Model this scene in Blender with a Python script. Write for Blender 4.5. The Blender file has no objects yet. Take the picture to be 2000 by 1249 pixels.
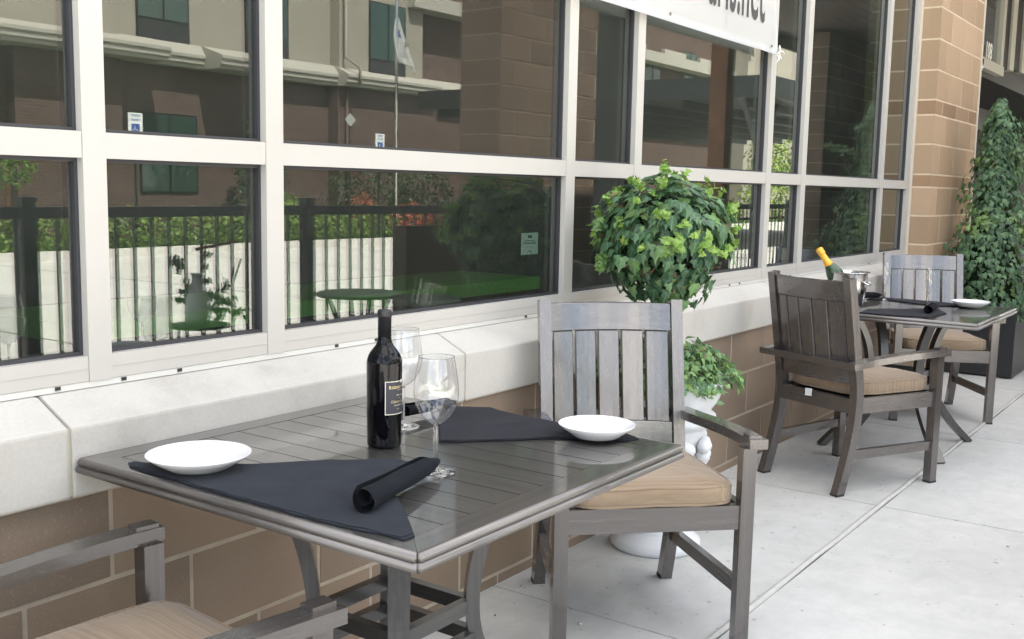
import bpy, bmesh, math, random
from mathutils import Vector, Matrix, noise
R = math.radians
sc = bpy.context.scene
C = sc.collection
rnd = random.Random(7)

# ------------------------------------------------------------------ camera
cam_d = bpy.data.cameras.new('camera'); cam = bpy.data.objects.new('camera', cam_d); C.objects.link(cam)
YAW, PIT, ROL = .9539, .1249, .0194
fw = Vector((math.sin(YAW)*math.cos(PIT), math.cos(YAW)*math.cos(PIT), -math.sin(PIT)))
rt = fw.cross(Vector((0, 0, 1))).normalized(); up = rt.cross(fw)
rt2 = rt*math.cos(ROL)+up*math.sin(ROL); up2 = -rt*math.sin(ROL)+up*math.cos(ROL)
M = Matrix((rt2, up2, -fw)).transposed().to_4x4(); M.translation = Vector((-1.1955, -1.0182, 1.3038))
cam.matrix_world = M
cam_d.sensor_width = 36; cam_d.lens = 2046.55/2000*36; cam_d.clip_end = 500; cam_d.clip_start = .05
sc.camera = cam

# ------------------------------------------------------------------ sky and sun
SUN_EL, SUN_AZ = 58, 18          # azimuth from +Y (behind the restaurant) toward -X
w = bpy.data.worlds.new('World'); sc.world = w; w.use_nodes = True
nt = w.node_tree; bg = nt.nodes['Background']
sky = nt.nodes.new('ShaderNodeTexSky'); sky.sky_type = 'NISHITA'; sky.sun_disc = False
sky.sun_elevation = R(SUN_EL); sky.sun_rotation = R(-SUN_AZ); sky.air_density = 1.0; sky.dust_density = 2.0
tcw = nt.nodes.new('ShaderNodeTexCoord'); mpw = nt.nodes.new('ShaderNodeMapping'); mpw.inputs['Scale'].default_value = (1, 1, 2.2); mpw.inputs['Location'].default_value = (3.1, 1.7, .4); nt.links.new(tcw.outputs['Generated'], mpw.inputs[0])
cn = nt.nodes.new('ShaderNodeTexNoise'); cn.inputs['Scale'].default_value = 2.6; cn.inputs['Detail'].default_value = 8; cn.inputs['Roughness'].default_value = .55; nt.links.new(mpw.outputs[0], cn.inputs['Vector'])
cr = nt.nodes.new('ShaderNodeValToRGB'); cr.color_ramp.elements[0].position = .43; cr.color_ramp.elements[1].position = .56; nt.links.new(cn.outputs[0], cr.inputs[0])
cm = nt.nodes.new('ShaderNodeMixRGB'); nt.links.new(cr.outputs[0], cm.inputs[0]); nt.links.new(sky.outputs[0], cm.inputs[1]); cm.inputs[2].default_value = (8.5, 8.3, 7.9, 1)   # broken white cloud
nt.links.new(cm.outputs[0], bg.inputs[0]); bg.inputs[1].default_value = .10
sd = bpy.data.lights.new('sun', 'SUN'); sd.energy = 4.6; sd.angle = R(.5); sd.color = (1, .95, .87)
so = bpy.data.objects.new('sun', sd); C.objects.link(so)
sv = Vector((-math.sin(R(SUN_AZ))*math.cos(R(SUN_EL)), math.cos(R(SUN_AZ))*math.cos(R(SUN_EL)), math.sin(R(SUN_EL))))
so.rotation_euler = sv.to_track_quat('Z', 'Y').to_euler(); so.location = (0, 0, 30)
sc.view_settings.view_transform = 'Standard'; sc.view_settings.look = 'None'; sc.view_settings.gamma = 1
sc.view_settings.exposure = 2.54
sc.cycles.use_denoising = True
sc.cycles.max_bounces = 14; sc.cycles.transmission_bounces = 12; sc.cycles.transparent_max_bounces = 16
sc.cycles.diffuse_bounces = 6; sc.cycles.glossy_bounces = 6; sc.cycles.sample_clamp_indirect = 8

# ------------------------------------------------------------------ helpers
def tag(o, label=None, cat=None, group=None, kind=None):
    if label: o['label'] = label
    if cat: o['category'] = cat
    if group: o['group'] = group
    if kind: o['kind'] = kind
    return o
def empty(name, loc=(0, 0, 0), rz=0, label=None, cat=None, group=None):
    o = bpy.data.objects.new(name, None); C.objects.link(o); o.location = loc; o.rotation_euler = (0, 0, rz)
    o.empty_display_size = .1
    return tag(o, label, cat, group)
def copy_tree(o, parent=None):
    c = o.copy(); C.objects.link(c)
    if parent is not None: c.parent = parent
    for ch in list(kids.get(o.name, [])):
        kids.setdefault(c.name, []).append(copy_tree(ch, c))
    return c
kids = {}
def link(name, me, m, parent=None, smooth=False, loc=None, rot=None):
    o = bpy.data.objects.new(name, me); C.objects.link(o)
    if m is not None:
        for mm in (m if isinstance(m, (list, tuple)) else [m]): me.materials.append(mm)
    if parent is not None:
        o.parent = parent; kids.setdefault(parent.name, []).append(o)
    if loc is not None: o.location = loc
    if rot is not None: o.rotation_euler = rot
    if smooth:
        for p in me.polygons: p.use_smooth = True
    return o
def obj(name, bm, m, parent=None, smooth=False, bevel=0, loc=None, rot=None, seg=1):
    if bevel:
        es = [e for e in bm.edges if len(e.link_faces) == 2 and e.calc_face_angle(0) > R(35)]
        if es: bmesh.ops.bevel(bm, geom=es, offset=bevel, segments=seg, affect='EDGES', profile=.6, clamp_overlap=True)
    me = bpy.data.meshes.new(name); bm.to_mesh(me); bm.free()
    return link(name, me, m, parent, smooth, loc, rot)
def BM(): return bmesh.new()
def box(bm, x0, x1, y0, y1, z0, z1, mi=0, mat=None):
    v = [bm.verts.new((x, y, z)) for x in (x0, x1) for y in (y0, y1) for z in (z0, z1)]
    if mat is not None:
        for q in v: q.co = mat @ q.co
    for f in ((0, 1, 3, 2), (4, 6, 7, 5), (0, 4, 5, 1), (2, 3, 7, 6), (0, 2, 6, 4), (1, 5, 7, 3)):
        fc = bm.faces.new([v[i] for i in f]); fc.material_index = mi
    return v
def quad(bm, pts, mi=0):
    f = bm.faces.new([bm.verts.new(p) for p in pts]); f.material_index = mi; return f
def sweep(bm, pts, sizes, side=None, cap=True):
    """rectangular section swept along pts; sizes=(w along side, d across) per point or one tuple"""
    n = len(pts); pts = [Vector(p) for p in pts]; rings = []
    for i, p in enumerate(pts):
        t = (pts[min(i+1, n-1)]-pts[max(i-1, 0)]).normalized()
        s = Vector(side) if side else Vector((0, 1, 0))
        s = (s-t*s.dot(t)).normalized(); u = t.cross(s)
        wd, dp = sizes[i] if isinstance(sizes, list) else sizes
        rings.append([bm.verts.new(p+s*(a*wd/2)+u*(b*dp/2)) for a, b in ((-1, -1), (1, -1), (1, 1), (-1, 1))])
    for a, b in zip(rings, rings[1:]):
        for k in range(4): bm.faces.new((a[k], a[(k+1) % 4], b[(k+1) % 4], b[k]))
    if cap: bm.faces.new(rings[0][::-1]); bm.faces.new(rings[-1])
def tube(bm, pts, r, n=10, closed=False, cap=True):
    pts = [Vector(p) for p in pts]; m = len(pts); rings = []; s = None
    for i, p in enumerate(pts):
        a = pts[(i+1) % m] if closed else pts[min(i+1, m-1)]; b = pts[(i-1) % m] if closed else pts[max(i-1, 0)]
        t = (a-b).normalized()
        if s is None: s = t.orthogonal().normalized()
        s = (s-t*s.dot(t)).normalized(); u = t.cross(s); rr = r[i] if isinstance(r, (list, tuple)) else r
        rings.append([bm.verts.new(p+(s*math.cos(2*math.pi*k/n)+u*math.sin(2*math.pi*k/n))*rr) for k in range(n)])
    prs = list(zip(rings, rings[1:]))+([(rings[-1], rings[0])] if closed else [])
    for a, b in prs:
        for k in range(n): bm.faces.new((a[k], a[(k+1) % n], b[(k+1) % n], b[k]))
    if cap and not closed: bm.faces.new(rings[0][::-1]); bm.faces.new(rings[-1])
def lathe(bm, prof, n=48, cx=0, cy=0, cz=0, closed=False, sc2=None):
    """prof list of (r,z); r==0 makes a pole; closed joins last to first"""
    rings = []
    for r, z in prof:
        if r < 1e-6: rings.append([bm.verts.new((cx, cy, cz+z))])
        else: rings.append([bm.verts.new((cx+r*math.cos(2*math.pi*k/n), cy+r*math.sin(2*math.pi*k/n), cz+z)) for k in range(n)])
    prs = list(zip(rings, rings[1:]))+([(rings[-1], rings[0])] if closed else [])
    for a, b in prs:
        for k in range(n):
            k2 = (k+1) % n
            if len(a) == 1 and len(b) == 1: continue
            if len(a) == 1: bm.faces.new((a[0], b[k2], b[k]))
            elif len(b) == 1: bm.faces.new((a[k], a[k2], b[0]))
            else: bm.faces.new((a[k], a[k2], b[k2], b[k]))
def spline(pts, n=8):
    pts = [Vector(p) for p in pts]; out = []
    P = [pts[0]*2-pts[1]]+pts+[pts[-1]*2-pts[-2]]
    for i in range(1, len(P)-2):
        for k in range(n):
            t = k/n; a, b, c, d = P[i-1], P[i], P[i+1], P[i+2]
            out.append(.5*((2*b)+(c-a)*t+(2*a-5*b+4*c-d)*t*t+(3*b-a-3*c+d)*t**3))
    out.append(pts[-1]); return out
def recalc(bm): bmesh.ops.recalc_face_normals(bm, faces=bm.faces[:])

# ------------------------------------------------------------------ materials
def mat(name):
    m = bpy.data.materials.new(name); m.use_nodes = True; n = m.node_tree
    return m, n, n.nodes['Principled BSDF'], n.nodes['Material Output']
def N(n, t, **k):
    x = n.nodes.new('ShaderNode'+t)
    for a, b in k.items(): setattr(x, a, b)
    return x
def ramp(n, fac, stops):
    r = N(n, 'ValToRGB'); e = r.color_ramp.elements
    while len(e) < len(stops): e.new(.5)
    for q, (p, c) in zip(e, stops): q.position = p; q.color = (*c, 1) if len(c) == 3 else c
    n.links.new(fac, r.inputs[0]); return r
def coords(n, scale=(1, 1, 1), which='Object'):
    t = N(n, 'TexCoord'); mp = N(n, 'Mapping'); mp.inputs['Scale'].default_value = scale
    n.links.new(t.outputs[which], mp.inputs[0]); return mp.outputs[0]
def noisetex(n, co, scale, detail=4, rough=.55):
    t = N(n, 'TexNoise'); t.inputs['Scale'].default_value = scale; t.inputs['Detail'].default_value = detail
    t.inputs['Roughness'].default_value = rough; n.links.new(co, t.inputs['Vector']); return t
def bump(n, h, strength, dist, b):
    x = N(n, 'Bump'); x.inputs['Strength'].default_value = strength; x.inputs['Distance'].default_value = dist
    n.links.new(h, x.inputs['Height']); n.links.new(x.outputs[0], b.inputs['Normal']); return x
def mixc(n, a, b, fac, mode='MIX'):
    x = N(n, 'MixRGB', blend_type=mode)
    for s, v in ((1, a), (2, b), (0, fac)):
        if hasattr(v, 'is_linked') or hasattr(v, 'links'): n.links.new(v, x.inputs[s])
        else: x.inputs[s].default_value = (*v, 1) if isinstance(v, tuple) else v
    return x.outputs[0]
def plain(name, col, rough=.5, metal=0, spec=.5, noise_amt=0, nscale=8, bmp=0, bscale=60):
    m, n, b, o = mat(name); b.inputs['Base Color'].default_value = (*col, 1); b.inputs['Roughness'].default_value = rough
    b.inputs['Metallic'].default_value = metal; b.inputs['Specular IOR Level'].default_value = spec
    if noise_amt:
        co = coords(n); t = noisetex(n, co, nscale, 6)
        r = ramp(n, t.outputs[0], [(.3, tuple(c*(1-noise_amt) for c in col)), (.7, tuple(min(1, c*(1+noise_amt)) for c in col))])
        n.links.new(r.outputs[0], b.inputs['Base Color'])
    if bmp:
        co = coords(n); t = noisetex(n, co, bscale, 4); bump(n, t.outputs[0], bmp, .002, b)
    return m
def brushed(name, axis, dark=(.112, .103, .099), light=(.185, .171, .164), rough=.25):
    s = [75, 75, 75]; s[axis] = 1.6
    m, n, b, o = mat(name); co = coords(n, tuple(s))
    t = noisetex(n, co, 1.6, 2.5, .5); co2 = coords(n, (1, 1, 1)); t2 = noisetex(n, co2, 5, 3)
    r = ramp(n, t.outputs[0], [(.28, dark), (.72, light)])
    md = tuple((a+b_)/2 for a, b_ in zip(dark, light))
    c = mixc(n, r.outputs[0], md, t2.outputs[0])
    n.links.new(c, b.inputs['Base Color']); b.inputs['Metallic'].default_value = .7; b.inputs['Coat Weight'].default_value = .6; b.inputs['Coat Roughness'].default_value = .09
    rr = N(n, 'MapRange'); rr.inputs[3].default_value = rough-.04; rr.inputs[4].default_value = rough+.06
    n.links.new(t.outputs[0], rr.inputs[0]); n.links.new(rr.outputs[0], b.inputs['Roughness'])
    return m
MX = brushed('brushed_bronze_x', 0); MY = brushed('brushed_bronze_y', 1); MZ = brushed('brushed_bronze_z', 2)
TX = brushed('table_bronze_x', 0, rough=.30, dark=(.070, .066, .063), light=(.185, .174, .166)); TY = brushed('table_bronze_y', 1, rough=.30, dark=(.070, .066, .063), light=(.185, .174, .166))
for q in (TX, TY):
    qb = q.node_tree.nodes['Principled BSDF']; qb.inputs['Coat Weight'].default_value = .85; qb.inputs['Coat Roughness'].default_value = .05; qb.inputs['Coat IOR'].default_value = 1.6
DX = brushed('shaded_bronze_x', 0, dark=(.058, .056, .055), light=(.098, .094, .092), rough=.34); DY = brushed('shaded_bronze_y', 1, dark=(.058, .056, .055), light=(.098, .094, .092), rough=.34); DZ = brushed('shaded_bronze_z', 2, dark=(.058, .056, .055), light=(.098, .094, .092), rough=.34)  # bronze darkened to paint in the shade under the tabletop
EX = brushed('moulding_bronze_x', 0, rough=.46, dark=(.085, .078, .073), light=(.23, .212, .20)); EY = brushed('moulding_bronze_y', 1, rough=.46, dark=(.085, .078, .073), light=(.23, .212, .20))
RUBBER = plain('dark_rubber', (.02, .02, .02), .7)
FRAME = plain('white_aluminium', (.43, .41, .38), .42, 0, .4, .02, 3)
GASKET = plain('dark_gasket', (.028, .028, .034), .5)
CERAMIC = plain('white_ceramic', (.66, .66, .67), .12, 0, .5)
WHITEPLASTIC = plain('white_cast_plaster', (.62, .63, .645), .45, 0, .4, .03, 12, .2, 90)
BLACKPAINT = plain('black_paint', (.018, .019, .021), .4, 0, .5)
STEEL = plain('steel', (.62, .62, .62), .16, 1)

def m_block(name, c1, c2, c3):
    m, n, b, o = mat(name); g = N(n, 'NewGeometry'); co = coords(n)
    r = ramp(n, g.outputs['Random Per Island'], [(0, c1), (.5, c2), (1, c3)])
    t = noisetex(n, co, 3.5, 5); t2 = noisetex(n, co, 260, 2, .7)
    cc = mixc(n, r.outputs[0], (.55, .55, .55), t.outputs[0], 'OVERLAY')
    sp = ramp(n, t2.outputs[0], [(.60, (0, 0, 0)), (.76, (1, 1, 1))])
    cc = mixc(n, cc, tuple(min(1, x*1.55) for x in c2), sp.outputs[0])
    n.links.new(cc, b.inputs['Base Color']); b.inputs['Roughness'].default_value = .85; b.inputs['Specular IOR Level'].default_value = .3
    t3 = noisetex(n, co, 150, 4, .7); bump(n, t3.outputs[0], .35, .002, b); return m
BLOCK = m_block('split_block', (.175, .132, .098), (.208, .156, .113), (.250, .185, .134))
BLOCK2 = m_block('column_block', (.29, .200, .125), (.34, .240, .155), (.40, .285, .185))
ACC = m_block('accent_block', (.22, .14, .085), (.26, .165, .10), (.30, .195, .12))
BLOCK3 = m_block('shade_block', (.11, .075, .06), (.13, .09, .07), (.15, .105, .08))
MORTAR = plain('mortar', (.40, .34, .27), .9, 0, .2, .12, 14, .4, 150)

def m_stone():
    m, n, b, o = mat('cast_stone'); co = coords(n)
    t = noisetex(n, co, 3.2, 6, .6); r = ramp(n, t.outputs[0], [(.28, (.34, .32, .29)), (.45, (.42, .40, .365)), (.75, (.46, .44, .405))])
    t2 = noisetex(n, co, 120, 3); c = mixc(n, r.outputs[0], t2.outputs[0], .10, 'OVERLAY')
    v = N(n, 'TexVoronoi'); v.inputs['Scale'].default_value = 26; n.links.new(co, v.inputs['Vector'])
    sp = ramp(n, v.outputs['Distance'], [(.02, (1, 1, 1)), (.06, (0, 0, 0))])
    c = mixc(n, c, (.34, .32, .29), sp.outputs[0])
    n.links.new(c, b.inputs['Base Color']); b.inputs['Roughness'].default_value = .75; bump(n, t2.outputs[0], .25, .002, b); return m
STONE = m_stone()
def m_concrete(name, a, b_, c_, stain):
    m, n, b, o = mat(name); co = coords(n)
    t = noisetex(n, co, .9, 7, .62); r = ramp(n, t.outputs[0], [(.3, a), (.52, b_), (.75, c_)])
    t4 = noisetex(n, co, 9, 6, .7); c = mixc(n, r.outputs[0], t4.outputs[0], .22, 'OVERLAY')
    v = N(n, 'TexVoronoi'); v.inputs['Scale'].default_value = 6.5; v.inputs['Randomness'].default_value = 1; n.links.new(co, v.inputs['Vector'])
    wob = noisetex(n, co, 40, 3); ad = N(n, 'Math', operation='MULTIPLY_ADD'); ad.inputs[1].default_value = .12; n.links.new(wob.outputs[0], ad.inputs[0]); n.links.new(v.outputs['Distance'], ad.inputs[2])
    sp = ramp(n, ad.outputs[0], [(.10, (1, 1, 1)), (.135, (0, 0, 0))]); c = mixc(n, c, stain, sp.outputs[0])
    v2 = N(n, 'TexVoronoi'); v2.inputs['Scale'].default_value = 17; n.links.new(co, v2.inputs['Vector']); gt = N(n, 'Math', operation='MULTIPLY_ADD'); gt.inputs[1].default_value = .10; n.links.new(wob.outputs[0], gt.inputs[0]); n.links.new(v2.outputs['Distance'], gt.inputs[2])
    sp2 = ramp(n, gt.outputs[0], [(.115, (.8, .8, .8)), (.15, (0, 0, 0))]); c = mixc(n, c, tuple(x*.8 for x in stain), sp2.outputs[0])
    t6 = noisetex(n, co, 320, 3, .8); c = mixc(n, c, t6.outputs[0], .16, 'OVERLAY')
    t7 = noisetex(n, co, 2.6, 9, .8); s7 = ramp(n, t7.outputs[0], [(.50, (0, 0, 0)), (.66, (.5, .5, .5))]); c = mixc(n, c, tuple(x*1.35 for x in stain), s7.outputs[0])
    t5 = noisetex(n, coords(n, (1, 3, 1)), 2.2, 8, .75); s5 = ramp(n, t5.outputs[0], [(.56, (0, 0, 0)), (.70, (.75, .75, .75))]); c = mixc(n, c, tuple(x*1.25 for x in stain), s5.outputs[0])
    n.links.new(c, b.inputs['Base Color']); b.inputs['Roughness'].default_value = .7; b.inputs['Specular IOR Level'].default_value = .35
    t3 = noisetex(n, co, 180, 5, .7); bump(n, t3.outputs[0], .22, .002, b); return m
CONC = m_concrete('patio_concrete', (.42, .42, .405), (.465, .463, .45), (.505, .50, .483), (.30, .30, .285))
ROADC = m_concrete('road_concrete', (.62, .60, .56), (.68, .66, .62), (.72, .70, .66), (.40, .38, .36))

def m_cushion():
    m, n, b, o = mat('tan_cushion_fabric'); co = coords(n, (170, 2, 8)); t = noisetex(n, co, 1.1, 4, .6)
    co3 = coords(n, (25, 2, 1)); t3 = noisetex(n, co3, 20, 3)
    r = ramp(n, t.outputs[0], [(.3, (.185, .132, .086)), (.52, (.255, .190, .130)), (.78, (.330, .255, .182))])
    n.links.new(r.outputs[0], b.inputs['Base Color']); b.inputs['Roughness'].default_value = .95; b.inputs['Specular IOR Level'].default_value = .15
    b.inputs['Sheen Weight'].default_value = .25
    co2 = coords(n); t2 = noisetex(n, co2, 420, 2); bump(n, t2.outputs[0], .3, .001, b); return m
CUSH = m_cushion()
def m_napkin(name, col):
    m, n, b, o = mat(name); co = coords(n); t = noisetex(n, co, 600, 2, .8); t1 = noisetex(n, co, 14, 4)
    r = ramp(n, t1.outputs[0], [(.3, tuple(x*.85 for x in col)), (.7, tuple(x*1.2 for x in col))])
    n.links.new(r.outputs[0], b.inputs['Base Color']); b.inputs['Roughness'].default_value = .95; b.inputs['Specular IOR Level'].default_value = .12
    b.inputs['Sheen Weight'].default_value = .04
    bump(n, t.outputs[0], .35, .0008, b); return m
NAVY = m_napkin('navy_napkin', (.018, .021, .028)); BLACKN = m_napkin('black_napkin', (.014, .014, .019))

def m_pane(name, tint, r0, dust_haze=0):
    m, n, b, o = mat(name); n.nodes.remove(b)
    g = N(n, 'NewGeometry'); dt = N(n, 'VectorMath', operation='DOT_PRODUCT'); n.links.new(g.outputs['Incoming'], dt.inputs[0]); n.links.new(g.outputs['Normal'], dt.inputs[1])
    ab = N(n, 'Math', operation='ABSOLUTE'); n.links.new(dt.outputs['Value'], ab.inputs[0])
    om = N(n, 'Math', operation='SUBTRACT'); om.inputs[0].default_value = 1; n.links.new(ab.outputs[0], om.inputs[1])
    pw = N(n, 'Math', operation='POWER'); pw.inputs[1].default_value = 5; n.links.new(om.outputs[0], pw.inputs[0])
    ma = N(n, 'Math', operation='MULTIPLY_ADD', use_clamp=True); ma.inputs[1].default_value = 1-r0; ma.inputs[2].default_value = r0; n.links.new(pw.outputs[0], ma.inputs[0])
    tr = N(n, 'BsdfTransparent'); tr.inputs[0].default_value = (*tint, 1)
    gl = N(n, 'BsdfGlossy'); gl.inputs['Roughness'].default_value = 0; gl.inputs[0].default_value = (.98, .98, .97, 1)
    co = coords(n); t = noisetex(n, co, 1.1, 1); bp = N(n, 'Bump'); bp.inputs['Strength'].default_value = .0006; bp.inputs['Distance'].default_value = 1; n.links.new(t.outputs[0], bp.inputs['Height']); n.links.new(bp.outputs[0], gl.inputs['Normal'])
    mx = N(n, 'MixShader'); n.links.new(ma.outputs[0], mx.inputs[0]); n.links.new(tr.outputs[0], mx.inputs[1]); n.links.new(gl.outputs[0], mx.inputs[2])
    if dust_haze:
        df = N(n, 'BsdfDiffuse'); df.inputs[0].default_value = (.55, .53, .50, 1); td = noisetex(n, co, 3.5, 8, .75); rd = ramp(n, td.outputs[0], [(.3, (dust_haze*.6,)*3), (.7, (dust_haze*1.5,)*3)])  # dusty film painted in as haze, lifting the dark of the panes
        m2 = N(n, 'MixShader'); n.links.new(rd.outputs[0], m2.inputs[0]); n.links.new(mx.outputs[0], m2.inputs[1]); n.links.new(df.outputs[0], m2.inputs[2]); mx = m2
    n.links.new(mx.outputs[0], o.inputs[0])
    return m
PANE = m_pane('tinted_window_glass', (.62, .70, .65), .088, .016)
def m_glass():
    m, n, b, o = mat('clear_glass'); b.inputs['Transmission Weight'].default_value = 1; b.inputs['Roughness'].default_value = 0
    b.inputs['IOR'].default_value = 1.47; b.inputs['Base Color'].default_value = (1, 1, 1, 1); return m
GLASS = m_glass()
THIN = m_pane('thin_clear_glass', (.92, .925, .935), .095); THINRIM = m_pane('glass_rim', (.55, .57, .58), .2)
def m_leaf(name, cols, young, trans=.3):
    m, n, b, o = mat(name); g = N(n, 'NewGeometry')
    r = ramp(n, g.outputs['Random Per Island'], cols)
    at = N(n, 'Attribute'); at.attribute_name = 'young'
    c = mixc(n, r.outputs[0], young, at.outputs['Fac'])
    uv = N(n, 'UVMap'); sp = N(n, 'SeparateXYZ'); n.links.new(uv.outputs[0], sp.inputs[0])
    ax = N(n, 'Math', operation='ABSOLUTE'); n.links.new(sp.outputs[0], ax.inputs[0])
    sb = N(n, 'Math', operation='MULTIPLY_ADD'); sb.inputs[1].default_value = .9; n.links.new(sp.outputs[1], sb.inputs[0]); n.links.new(ax.outputs[0], sb.inputs[2])
    a2 = N(n, 'Math', operation='ABSOLUTE'); n.links.new(sb.outputs[0], a2.inputs[0])
    mn = N(n, 'Math', operation='MINIMUM'); n.links.new(ax.outputs[0], mn.inputs[0]); n.links.new(a2.outputs[0], mn.inputs[1])
    vr = ramp(n, mn.outputs[0], [(.012, (.35, .35, .35)), (.035, (0, 0, 0))])
    c = mixc(n, c, (.30, .42, .22), vr.outputs[0])
    n.links.new(c, b.inputs['Base Color']); b.inputs['Roughness'].default_value = .42; b.inputs['Specular IOR Level'].default_value = .45
    tl = N(n, 'BsdfTranslucent'); n.links.new(c, tl.inputs[0]); mx = N(n, 'MixShader'); mx.inputs[0].default_value = trans
    n.links.new(b.outputs[0], mx.inputs[1]); n.links.new(tl.outputs[0], mx.inputs[2]); n.links.new(mx.outputs[0], o.inputs[0]); return m
IVY = m_leaf('ivy_leaf', [(0, (.030, .072, .038)), (.4, (.050, .118, .058)), (.75, (.085, .175, .080)), (.96, (.14, .26, .10)), (.98, (.20, .12, .06)), (1, (.22, .13, .07))], (.26, .42, .07))
IVY2 = m_leaf('pale_ivy_leaf', [(0, (.045, .115, .048)), (.5, (.085, .185, .080)), (1, (.150, .270, .110))], (.30, .44, .12))
IVY3 = m_leaf('climbing_ivy_leaf', [(0, (.040, .090, .050)), (.4, (.070, .145, .075)), (.8, (.110, .205, .100)), (1, (.15, .25, .12))], (.28, .42, .12))
BUSH = m_leaf('hedge_leaf', [(0, (.05, .12, .025)), (.5, (.12, .22, .04)), (1, (.24, .34, .07))], (.35, .45, .08))
DARKBUSH = m_leaf('dark_shrub_leaf', [(0, (.015, .04, .018)), (.5, (.03, .07, .03)), (1, (.10, .14, .09))], (.2, .3, .1))
REDLEAF = m_leaf('red_leaf', [(0, (.35, .03, .02)), (.6, (.5, .08, .05)), (1, (.5, .3, .12))], (.5, .1, .05))
BARK = plain('ivy_bark', (.16, .09, .05), .9, 0, .2, .3, 30, .5, 80)

# ------------------------------------------------------------------ ground, road
def slabs():
    xs = [-6.9, -5.23, -3.55, -1.87, -.18, 1.49, 3.22, 4.85, 6.55, 8.25, 9.95, 11.65, 13.35, 16, 20, 26]
    bm = BM()
    for a, b in zip(xs, xs[1:]):
        box(bm, a+.0035, b-.0035, .2015, .96, -.1, 0); box(bm, a+.0035, b-.0035, -2.3, .1745, -.1, 0)
    return bm
sw = obj('patio_sidewalk', slabs(), CONC, bevel=.003); tag(sw, kind='structure')
bm = BM(); box(bm, -6.9, 26, -2.28, .96, -.16, -.012); tag(obj('joint_filler', bm, plain('joint_dirt', (.12, .11, .10), .95)), kind='structure')
bm = BM()
pts = [(x*.22-6.8, .188+.0015*math.sin(x*1.7), .001+.0014*math.sin(x*2.9)) for x in range(0, 148)]
tube(bm, pts, [.0108+.0010*math.sin(i*1.31) for i in range(len(pts))], 10)
tag(obj('sealant_strip', bm, plain('grey_sealant', (.41, .405, .385), .6, 0, .4, .08, 20, .2, 60), smooth=True), kind='structure')
bm = BM(); box(bm, 7.9, 26, .96, 3.4, -.1, 0); tag(obj('entrance_floor', bm, CONC), kind='structure')
bm = BM(); quad(bm, [(-150, -14.2, -.13), (150, -14.2, -.13), (150, -2.45, -.13), (-150, -2.45, -.13)]); tag(obj('road', bm, ROADC), kind='structure')
bm = BM(); box(bm, -60, 70, -2.46, -2.3, -.3, .005); box(bm, -60, 70, -14.4, -14.2, -.3, .03); tag(obj('kerb', bm, ROADC, bevel=.02, seg=2), kind='structure')
bm = BM()
for x in range(-40, 60, 4): box(bm, x, x+.025, -14.19, -2.47, -.2, -.128)
box(bm, -60, 70, -8.2, -8.175, -.2, -.1285); tag(obj('road_joints', bm, plain('tar_joint', (.16, .15, .14), .8)), kind='structure')
bm = BM(); quad(bm, [(-200, -200, -.14), (200, -200, -.14), (200, -14.3, -.14), (-200, -14.3, -.14)]); quad(bm, [(-200, -2.4, -.15), (200, -2.4, -.15), (200, 200, -.15), (-200, 200, -.15)])
tag(obj('lawn_ground', bm, plain('grass_ground', (.07, .12, .03), .9, 0, .2, .4, 3, .8, 30)), kind='structure')

# ------------------------------------------------------------------ block walls
def blockwork(bm, x0, x1, courses, L=.406, y0=.94, dep=.12, j=.006, xoff0=.09, xoff1=.295, ysign=1, both=False):
    """courses: (z0,z1,kind) kind 0/1 picks bond offset"""
    for z0, z1, k in courses:
        off = (xoff0, xoff1)[k]; n0 = math.floor((x0-off)/L)
        x = off+n0*L
        while x < x1:
            a, b = max(x, x0), min(x+L, x1)
            if b-a > .03:
                dy = rnd.uniform(-.0008, .0008)
                box(bm, a+(j if a > x0 else 0), b-(j if b < x1 else 0), y0+dy, y0+dep, z0+j, z1-j)
            x += L
lowc = [(.445-.203*1, .650-.203*1+.003, 1), (.448, .650, 0), (.035, .242, 0)]
wall = empty('brick_wall', (0, .94, 0), 0, 'tan concrete block wall under the pale stone ledge', 'wall')
wall.location = (0, 0, 0)
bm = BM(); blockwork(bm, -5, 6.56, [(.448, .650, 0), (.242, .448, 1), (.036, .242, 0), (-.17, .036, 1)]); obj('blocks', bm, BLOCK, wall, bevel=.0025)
bm = BM(); box(bm, -5, 6.56, .9418, 1.05, -.1, .652); obj('mortar', bm, MORTAR, wall)
upw = empty('upper_wall', (0, 0, 0), 0, 'tall block wall rising above the storefront windows', 'wall')
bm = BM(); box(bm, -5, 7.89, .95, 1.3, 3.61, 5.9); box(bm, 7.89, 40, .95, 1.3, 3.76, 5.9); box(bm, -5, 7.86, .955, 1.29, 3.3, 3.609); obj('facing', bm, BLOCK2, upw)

# pilaster
pil = empty('brick_pilaster', (0, 0, 0), 0, 'warm tan block pilaster between the windows and the entrance', 'pillar')
cz = [(-.1, .14, 0), (.14, .345, 1), (.345, .55, 0), (.55, .755, 1), (.755, .96, 0), (.96, 1.163, 1), (1.163, 1.365, 0), (1.365, 1.455, 1), (1.455, 1.665, 0), (1.665, 1.868, 1), (1.868, 1.972, 0), (1.972, 2.175, 1), (2.175, 2.385, 0), (2.385, 2.60, 1), (2.60, 2.81, 0), (2.81, 3.02, 1), (3.02, 3.22, 0), (3.22, 3.5, 1)]
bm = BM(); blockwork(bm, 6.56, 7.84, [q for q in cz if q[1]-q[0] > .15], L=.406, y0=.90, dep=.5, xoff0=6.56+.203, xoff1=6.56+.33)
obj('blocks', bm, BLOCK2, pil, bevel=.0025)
bm = BM(); blockwork(bm, 6.56, 7.84, [q for q in cz if q[1]-q[0] < .15], L=.406, y0=.90, dep=.5, xoff0=6.56+.203, xoff1=6.56+.33)
obj('accent_blocks', bm, ACC, pil, bevel=.0025)
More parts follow.
